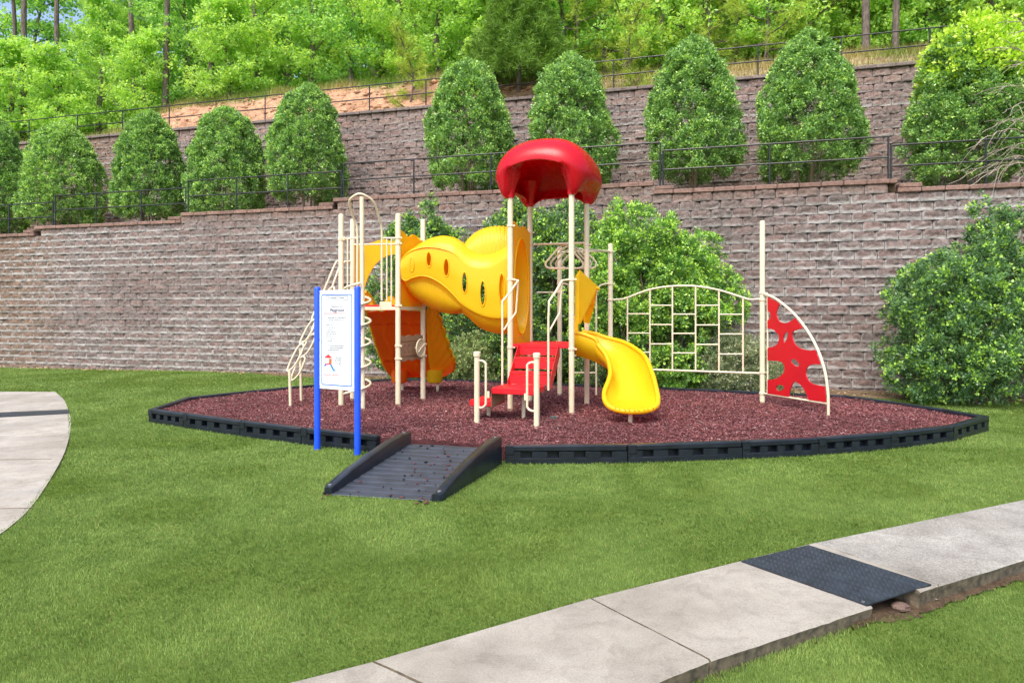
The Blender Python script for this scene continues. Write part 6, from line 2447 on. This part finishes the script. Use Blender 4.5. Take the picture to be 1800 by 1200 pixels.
# ---- curved open slide on the right
def curved_slide():
    p0 = (C3 + D3) / 2 + E1 * 0.0
    ctrl = [p0 - E1 * 0.02, p0 + E1 * 0.22, p0 + E1 * 0.45 + np.array([0.02, -0.05, 0]), np.array([1.73, 10.88, 0]), np.array([1.76, 10.52, 0]), np.array([1.75, 10.2, 0]), np.array([1.745, 9.93, 0])]
    c = cr(np.array(ctrl), 14)
    sl = np.concatenate([[0], np.cumsum(np.linalg.norm(np.diff(c, axis=0), axis=1))])
    sl /= sl[-1]
    N = len(c)
    zfl = np.interp(sl, [0, 0.12, 0.3, 0.5, 0.68, 0.82, 0.93, 1.0], [1.24, 1.17, 0.99, 0.76, 0.55, 0.42, 0.375, 0.375])
    hwL = np.interp(sl, [0, 0.2, 0.45, 0.62, 0.74, 0.86, 0.95, 1.0], [0.31, 0.30, 0.26, 0.24, 0.29, 0.40, 0.42, 0.37])
    hwR = np.interp(sl, [0, 0.2, 0.45, 0.7, 0.85, 0.95, 1.0], [0.33, 0.34, 0.38, 0.41, 0.43, 0.43, 0.38])
    whL = np.interp(sl, [0, 0.15, 0.5, 0.75, 0.9, 1.0], [0.22, 0.26, 0.31, 0.28, 0.19, 0.06])
    whR = np.interp(sl, [0, 0.15, 0.5, 0.75, 0.9, 1.0], [0.22, 0.26, 0.36, 0.33, 0.21, 0.06])
    def sm(a):
        k = np.ones(9) / 9
        return np.convolve(np.pad(a, 4, 'edge'), k, 'valid')
    zfl, hwL, hwR, whL, whR = map(sm, (zfl, hwL, hwR, whL, whR))
    W = 41
    g = np.zeros((N, W, 3))
    for i in range(N):
        t = c[min(i + 1, N - 1)] - c[max(i - 1, 0)]
        t = t / np.linalg.norm(t)
        if i >= N - 3:
            t = np.array([-0.01, -1, 0])
        rt = np.array([-t[1], t[0], 0])                  # chute's left as seen going down = viewer's right
        for j in range(W):
            w = -1 + 2 * j / (W - 1)                     # -1 viewer left
            hw = hwL[i] if w < 0 else hwR[i]
            wh = whL[i] if w < 0 else whR[i]
            aw = abs(w)
            z = zfl[i] + wh * aw ** 3.2
            # the lip curls forward in the middle
            fw = 0.16 * (1 - aw ** 2) * np.clip((sl[i] - 0.8) / 0.2, 0, 1)
            g[i, j] = c[i] + rt * hw * w * (1 - 0.06 * aw ** 6) + t * fw
            g[i, j, 2] = z
    mb = MB().grid(g)
    o = mb.build('curved_slide', M_YELLOW, PLAY, ang=80)
    md = o.modifiers.new('thick', 'SOLIDIFY')
    md.thickness = 0.012
    # rolled rim: left side, round the lip, right side
    rim = list(g[:, 0]) + list(g[-1, 1:-1]) + list(g[::-1, -1])
    rim = np.array(rim)
    for _ in range(3):
        rim[1:-1] = (rim[:-2] + 2 * rim[1:-1] + rim[2:]) / 4
    rad = np.full(len(rim), 0.036)
    rad[N - 8:N + W + 6] = 0.040
    MB().tube(rim - np.array([0, 0, 0.012]), rad, 10).build('slide_rim', M_YELLOW, o)
    # skirt of the outer wall at the upper, left side
    sk = np.zeros((int(N * 0.72), 10, 3))
    for i in range(sk.shape[0]):
        for j in range(10):
            k = j / 9
            t = c[min(i + 1, N - 1)] - c[max(i - 1, 0)]
            t = t / np.linalg.norm(t)
            rt = np.array([-t[1], t[0], 0])
            dpt = (0.40 + 0.03 * math.sin(sl[i] * 9)) * (1 - 0.25 * sl[i])
            sk[i, j] = g[i, 0] - rt * (0.012 + 0.03 * math.sin(k * math.pi)) + rt * 0.16 * k * k
            sk[i, j, 2] = g[i, 0, 2] - dpt * k
    MB().grid(sk).build('outer_wall', M_YELLOW, o, ang=80)
    tr_ = MB()
    for k in range(9):
        j = 6 + 3.5 * k
        p = g[-1, int(j)] + np.array([0, -0.02, 0.018])
        tr_.tube([p + (-0.012, 0.05, 0), p + (0, 0.0, 0.006), p + (0.012, -0.03, -0.01)], 0.009, 7)
    tr_.build('lip_ridge', M_YELLOW, o)
    MB().tube([(1.72, 9.98, 0.0), (1.735, 9.98, 0.36)], 0.032, 12).build('support_leg', M_BEIGE, o)
    en = MB()
    en.plate([at_(C3 + E1 * 0.05 + E2 * 0.05, 1.16), at_(D3 + E1 * 0.05 - E2 * 0.05, 1.16), at_(D3 + E1 * 0.05 - E2 * 0.05, 1.30), at_(C3 + E1 * 0.05 + E2 * 0.05, 1.30)], E1 * 0.015)
    # hood flaps
    q = lambda x, y, Y: P(1000 + x / 3.75, 420 + y / 3.75, Y)
    hd = MB()
    hd.plate([q(40, 248, 10.95), q(70, 203, 10.98), q(70, 555, 10.98), q(40, 555, 10.95)], (0.02, 0.03, 0))
    hd.add(np.concatenate([np.array([q(70, 203, 10.97), q(190, 312, 11.30), q(128, 432, 11.20), q(90, 492, 11.08), q(72, 556, 10.97)]), np.array([q(70, 203, 10.97), q(190, 312, 11.30), q(128, 432, 11.20), q(90, 492, 11.08), q(72, 556, 10.97)]) + np.array([0.02, 0.04, -0.01])]),
           [(0, 4, 3, 2, 1), (5, 6, 7, 8, 9)] + [(i, (i + 1) % 5, (i + 1) % 5 + 5, i + 5) for i in range(5)])
    hd.plate([q(188, 330, 11.32), q(172, 430, 11.5), q(150, 505, 11.65), q(136, 556, 11.7), q(98, 552, 11.66), q(98, 480, 11.6), q(130, 420, 11.4)], (0.0, 0.035, 0))
    hb = hd.build('slide_entry_hood', M_YELLOW, o, smooth=False)
    MB().tube([q(178, 322, 11.3), q(192, 324, 11.3), q(206, 332, 11.3)], [0.028, 0.026, 0.008], 10).build('hood_tip', M_YELLOW, hb)
    MB().tube([at_(np.array([1.10, 11.68, 0]), 1.28), at_(np.array([1.10, 11.68, 0]), 1.72)], 0.04, 10).build('hood_post', M_YELLOW, hb)


curved_slide()

# yellow glyph band and numbers on the front right post
bd = MB()
for v in (553, 561):
    bd.lathe((C3[0], C3[1], vz(v, C3[1])), [(0.0462, -0.012), (0.0464, 0.012)], 20)
bd.build('post_sticker', plain('sticker', (0.62, 0.58, 0.50), 0.5, 0.1, 40), pC)

# ------------------------------------------------------------------ right sidewalk
def slab(pts_far, pts_near, ztop, mat_, name='sidewalk', zb=-0.25, z2=None):
    """slab between two edge lines; rounded arris; z2: height at the far end of the run"""
    r = np.random.RandomState(len(pts_far) * 7 + int(ztop * 1000))
    Fp = np.array(pts_far, float)
    Np = np.array(pts_near, float)
    n = 24
    def res(p):
        s = np.concatenate([[0], np.cumsum(np.linalg.norm(np.diff(p, axis=0), axis=1))])
        q = np.linspace(0, s[-1], n)
        return np.stack([np.interp(q, s, p[:, 0]), np.interp(q, s, p[:, 1])], 1)
    Fp, Np = res(Fp), res(Np)
    g = []
    for i in range(n):
        f, m = Fp[i], Np[i]
        d = (m - f) / np.linalg.norm(m - f)
        z = ztop
        row = [(f[0], f[1], zb), (f[0], f[1], z - 0.012), (f[0] + d[0] * 0.012, f[1] + d[1] * 0.012, z)]
        for t in np.linspace(0.08, 0.92, 8):
            q = f + (m - f) * t
            row.append((q[0], q[1], z + r.normal(0, 0.0012)))
        e = 0.010 + abs(r.normal(0, 0.002))
        row += [(m[0] - d[0] * e, m[1] - d[1] * e, z - 0.001), (m[0], m[1], z - e), (m[0] - d[0] * 0.01 * r.rand(), m[1] - d[1] * 0.01, z - 0.05), (m[0] - d[0] * 0.02, m[1] - d[1] * 0.02, zb)]
        g.append(row)
    g = np.array(g)
    mb = MB().grid(g, closed_j=True)
    w = g.shape[1]
    mb.f.append(tuple(range(w)))
    mb.f.append(tuple((n - 1) * w + k for k in range(w - 1, -1, -1)))
    o = mb.build(name, mat_, ang=25)
    o['kind'] = 'structure'
    return o


def lerp(a, b, t):
    return tuple(np.array(a) * (1 - t) + np.array(b) * t)


PZ = 0.02
SC = lambda pts: [(1.0226 * p[0], 1.0226 * p[1]) for p in pts]
slab(SC([(-2.2, 2.62), (-0.9, 3.33), lerp((-0.70, 3.44), (-0.9, 3.33), 0.06)]), SC([(-1.2, 1.9), (-0.2, 2.70), (0.07, 2.852)]), PZ, M_CONC)
slab(SC([(-0.70, 3.44), (0.47, 4.183)]), SC([(0.085, 2.862), (0.995, 3.443)]), PZ + 0.002, M_CONC)
slab(SC([(0.483, 4.191), (1.90, 4.975)]), SC([(1.008, 3.452), (2.15, 4.07)]), PZ, M_CONC)
slab([(2.10, 5.07), (2.29, 5.172)], [(2.56, 4.28), (2.735, 4.375)], PZ + 0.045, M_CONC)
slab([(2.297, 5.176), (4.79, 6.36), (7.5, 7.5)], [(2.742, 4.378), (3.56, 4.80), (6.8, 6.3)], PZ + 0.043, M_CONC2)

# earth laid bare under the mat and along the raised slab
r_ = np.random.RandomState(91)
ex = np.concatenate([np.linspace(2.02, 2.6, 14), np.linspace(2.66, 4.6, 36)])
ey = np.interp(ex, NEAR_X, NEAR_Y)
wd_ = np.where(ex < 2.62, 0.06, 0.028) * r_.uniform(0.4, 1.5, len(ex)) * np.clip((4.6 - ex) / 0.8, 0.15, 1)
rim_o = [(x + 0.487 * w, y - 0.873 * w) for x, y, w in zip(ex, ey, wd_)]
rim_i = [(x - 0.30, y + 0.55) if x < 2.6 else (x - 0.05, y + 0.09) for x, y in zip(ex, ey)]
gg = np.zeros((len(ex), 5, 3))
for i_ in range(len(ex)):
    for j_ in range(5):
        t_ = j_ / 4
        gg[i_, j_, :2] = np.array(rim_o[i_]) * (1 - t_) + np.array(rim_i[i_]) * t_
        gg[i_, j_, 2] = -0.056 + 0.022 * math.sin(math.pi * min(1, t_ * 1.5)) + r_.normal(0, 0.004)
dm = MB().grid(gg).build('bare_soil', M_SOILDARK)
dm['kind'] = 'structure'


def mat_ramp():
    q = [np.array([*G(u, v, z)[:2], z]) for u, v, z in ((1303, 985, PZ + 0.010), (1421, 957, PZ + 0.058), (1637, 1026, PZ + 0.058), (1524, 1062, PZ + 0.012))]
    root = thing('rubber_threshold_ramp', sum(q) / 4, 'black studded rubber mat bridging the raised joint of the right sidewalk', 'mat')
    mb = MB()
    low = [p - np.array([0, 0, 0.009]) for p in q]
    mb.hexa([low[0], low[3], low[2], low[1], q[0], q[3], q[2], q[1]])
    mb.build('mat_sheet', M_RUBBER, root, ang=30)
    st = MB()
    nu, nv = 18, 52
    for i in range(nu):
        for j in range(nv):
            s, t = (i + 0.5 + (0.25 if j % 2 else -0.25)) / nu, (j + 0.5) / nv
            if not 0.02 < s < 0.98:
                continue
            f = lambda s_, t_: (q[0] * (1 - s_) + q[1] * s_) * (1 - t_) + (q[3] * (1 - s_) + q[2] * s_) * t_
            ds, dt = 0.36 / nu, 0.36 / nv
            if (i + j) % 2:
                ds *= 0.55
            else:
                dt *= 0.55
            b = [f(s - ds, t), f(s, t - dt), f(s + ds, t), f(s, t + dt)]
            c = f(s, t)
            top = [c + (p - c) * 0.5 + np.array([0, 0, 0.004]) for p in b]
            st.add([p + np.array([0, 0, -0.0005]) for p in b] + top, [(4, 5, 6, 7), (0, 1, 5, 4), (1, 2, 6, 5), (2, 3, 7, 6), (3, 0, 4, 7)])
    st.build('stud_pattern', M_RUBBER, root, smooth=False)
    sc = MB()
    c = q[3] * 0.93 + q[0] * 0.04 + q[2] * 0.03
    sc.lathe(c - np.array([0, 0, 0.002]), [(0.011, 0), (0.011, 0.006), (0.005, 0.008)], 10)
    sc.build('fixing_screw', M_STEEL, root)


mat_ramp()


def rock(name, loc, sx, sy, sz, mat_, label, seed, cat='rock'):
    r = np.random.RandomState(seed)
    n, m = 9, 14
    g = np.zeros((n, m, 3))
    for i in range(n):
        a = math.pi * i / (n - 1)
        for j in range(m):
            b = 2 * math.pi * j / m
            k = 1 + r.normal(0, 0.10) * math.sin(a)
            g[i, j] = (loc[0] + sx * math.sin(a) * math.cos(b) * k, loc[1] + sy * math.sin(a) * math.sin(b) * k, loc[2] + sz * math.cos(a) * (0.7 + 0.3 * k))
    o = MB().grid(g, closed_j=True).build(name, mat_, None, loc, ang=20)
    tag(o, label, cat)
    return o


p = G(1582, 1066, -0.03)
rock('rock', (p[0], p[1], -0.03), 0.06, 0.04, 0.03, M_ROCK, 'reddish stone lying in the gap under the black rubber mat', 5)
p = G(973, 737, MZ)
rock('rock', (p[0], p[1], MZ + 0.01), 0.06, 0.04, 0.05, M_ROCKDARK, 'small dark grey lump on the mulch right of the red steps', 6)
rt = MB()
a_, b_ = G(1600, 1058, -0.03), G(1648, 1053, -0.03)
rt.tube(cr([a_, (a_ + b_) / 2 + (0, 0.02, 0.015), b_], 4), np.linspace(0.012, 0.005, 9), 6)
o = rt.build('root', M_STEM, None, a_)
tag(o, 'short bare root on the soil beside the rubber mat', 'root')

# ------------------------------------------------------------------ left path
def left_path():
    e = [np.array(p) for p in pl_edge]
    ed = cr(np.array(e), 6)
    outer = [(-24, 15.3)] + [tuple(p) for p in ed] + [(-4.9, 4.9), (-9, 2), (-24, 2)]
    mb = MB().plate([(p[0], p[1], 0.016) for p in outer], (0, 0, -0.2))
    o = mb.build('path', M_CONC2P, smooth=False)
    o['kind'] = 'structure'
    # rubber strip across it
    q = [np.array([*G(u, v, 0.03)[:2], 0.032]) for u, v in ((-60, 727), (121, 719.5), (121.5, 725.5), (-60, 735))]
    root = thing('rubber_strip', sum(q) / 4, 'dark rubber joint cover lying across the left concrete path', 'mat')
    MB().hexa([q[3] - (0, 0, 0.02), q[2] - (0, 0, 0.02), q[1] - (0, 0, 0.02), q[0] - (0, 0, 0.02), q[3], q[2], q[1], q[0]]).build('strip_sheet', M_RUBBER, root, ang=30)
    jt = MB()
    for v in (807, 893):
        a, b = G(-80, v + 1.5, 0.019), G(122 - (v - 720) * 0.36, v - 1, 0.019)
        d = (b - a) / np.linalg.norm(b - a)
        s = np.array([-d[1], d[0], 0]) * 0.006
        jt.plate([a - s, b - s, b + s, a + s], (0, 0, -0.002))
    j = jt.build('path_joint', M_SOIL, smooth=False)
    j['kind'] = 'structure'


def streaky():
    m = concrete('path_concrete', (0.32, 0.298, 0.26), (0.43, 0.402, 0.357))
    nt = m.node_tree
    b = nt.nodes['Principled BSDF']
    src = b.inputs['Base Color'].links[0].from_socket
    g = nt.nodes.new('ShaderNodeNewGeometry')
    mp = nt.nodes.new('ShaderNodeMapping')
    mp.inputs['Scale'].default_value = (0.5, 2.6, 1)
    nt.links.new(g.outputs['Position'], mp.inputs['Vector'])
    f = noise(nt, 1.3, 6, 0.6, mp.outputs[0], 0.8)
    c = mixc(nt, ramp(nt, f, [(0.5, (0, 0, 0)), (0.68, (0.75, 0.75, 0.75))]), src, (0.30, 0.29, 0.28))
    nt.links.new(c, b.inputs['Base Color'])
    return m


M_CONC2P = streaky()
left_path()

# a few pale fallen leaves and straws along the wall foot and the planting bed
def litter():
    r = np.random.RandomState(95)
    n = 2600
    a = r.uniform(-24, 14, n)
    d = np.abs(r.normal(0.12, 0.16, n)) + 0.02
    k = (a > -5)
    d[k] += r.uniform(0, 0.8, k.sum())
    Pt = O1[None] + WD * a[:, None] + WN * d[:, None]
    Pt[:, 2] = 0.035
    Pt[:, 2] += np.where(a < -9, -0.04, 0)
    az = r.uniform(0, 6.28, n)
    t = np.stack([np.cos(az), np.sin(az), r.normal(0, 0.25, n)], 1) * r.uniform(0.02, 0.05, n)[:, None]
    s = np.stack([-np.sin(az), np.cos(az), r.normal(0, 0.3, n)], 1) * r.uniform(0.012, 0.024, n)[:, None]
    V = np.stack([Pt - t, Pt + s, Pt + t, Pt - s], 1).reshape(-1, 3)
    i = 4 * np.arange(n)
    pal = np.array([(0.42, 0.30, 0.15), (0.30, 0.18, 0.09), (0.52, 0.42, 0.24), (0.16, 0.10, 0.06)])
    c = pal[r.randint(0, 4, n)] * r.uniform(0.7, 1.2, (n, 1))
    o = np_mesh('leaf_litter', V, np.stack([i, i + 1, i + 2, i + 3], 1), M_CRUMB, col=np.repeat(c, 4, 0))
    tag(o, 'dry brown leaf litter along the foot of the lower wall', 'leaf litter', None, 'stuff')


litter()
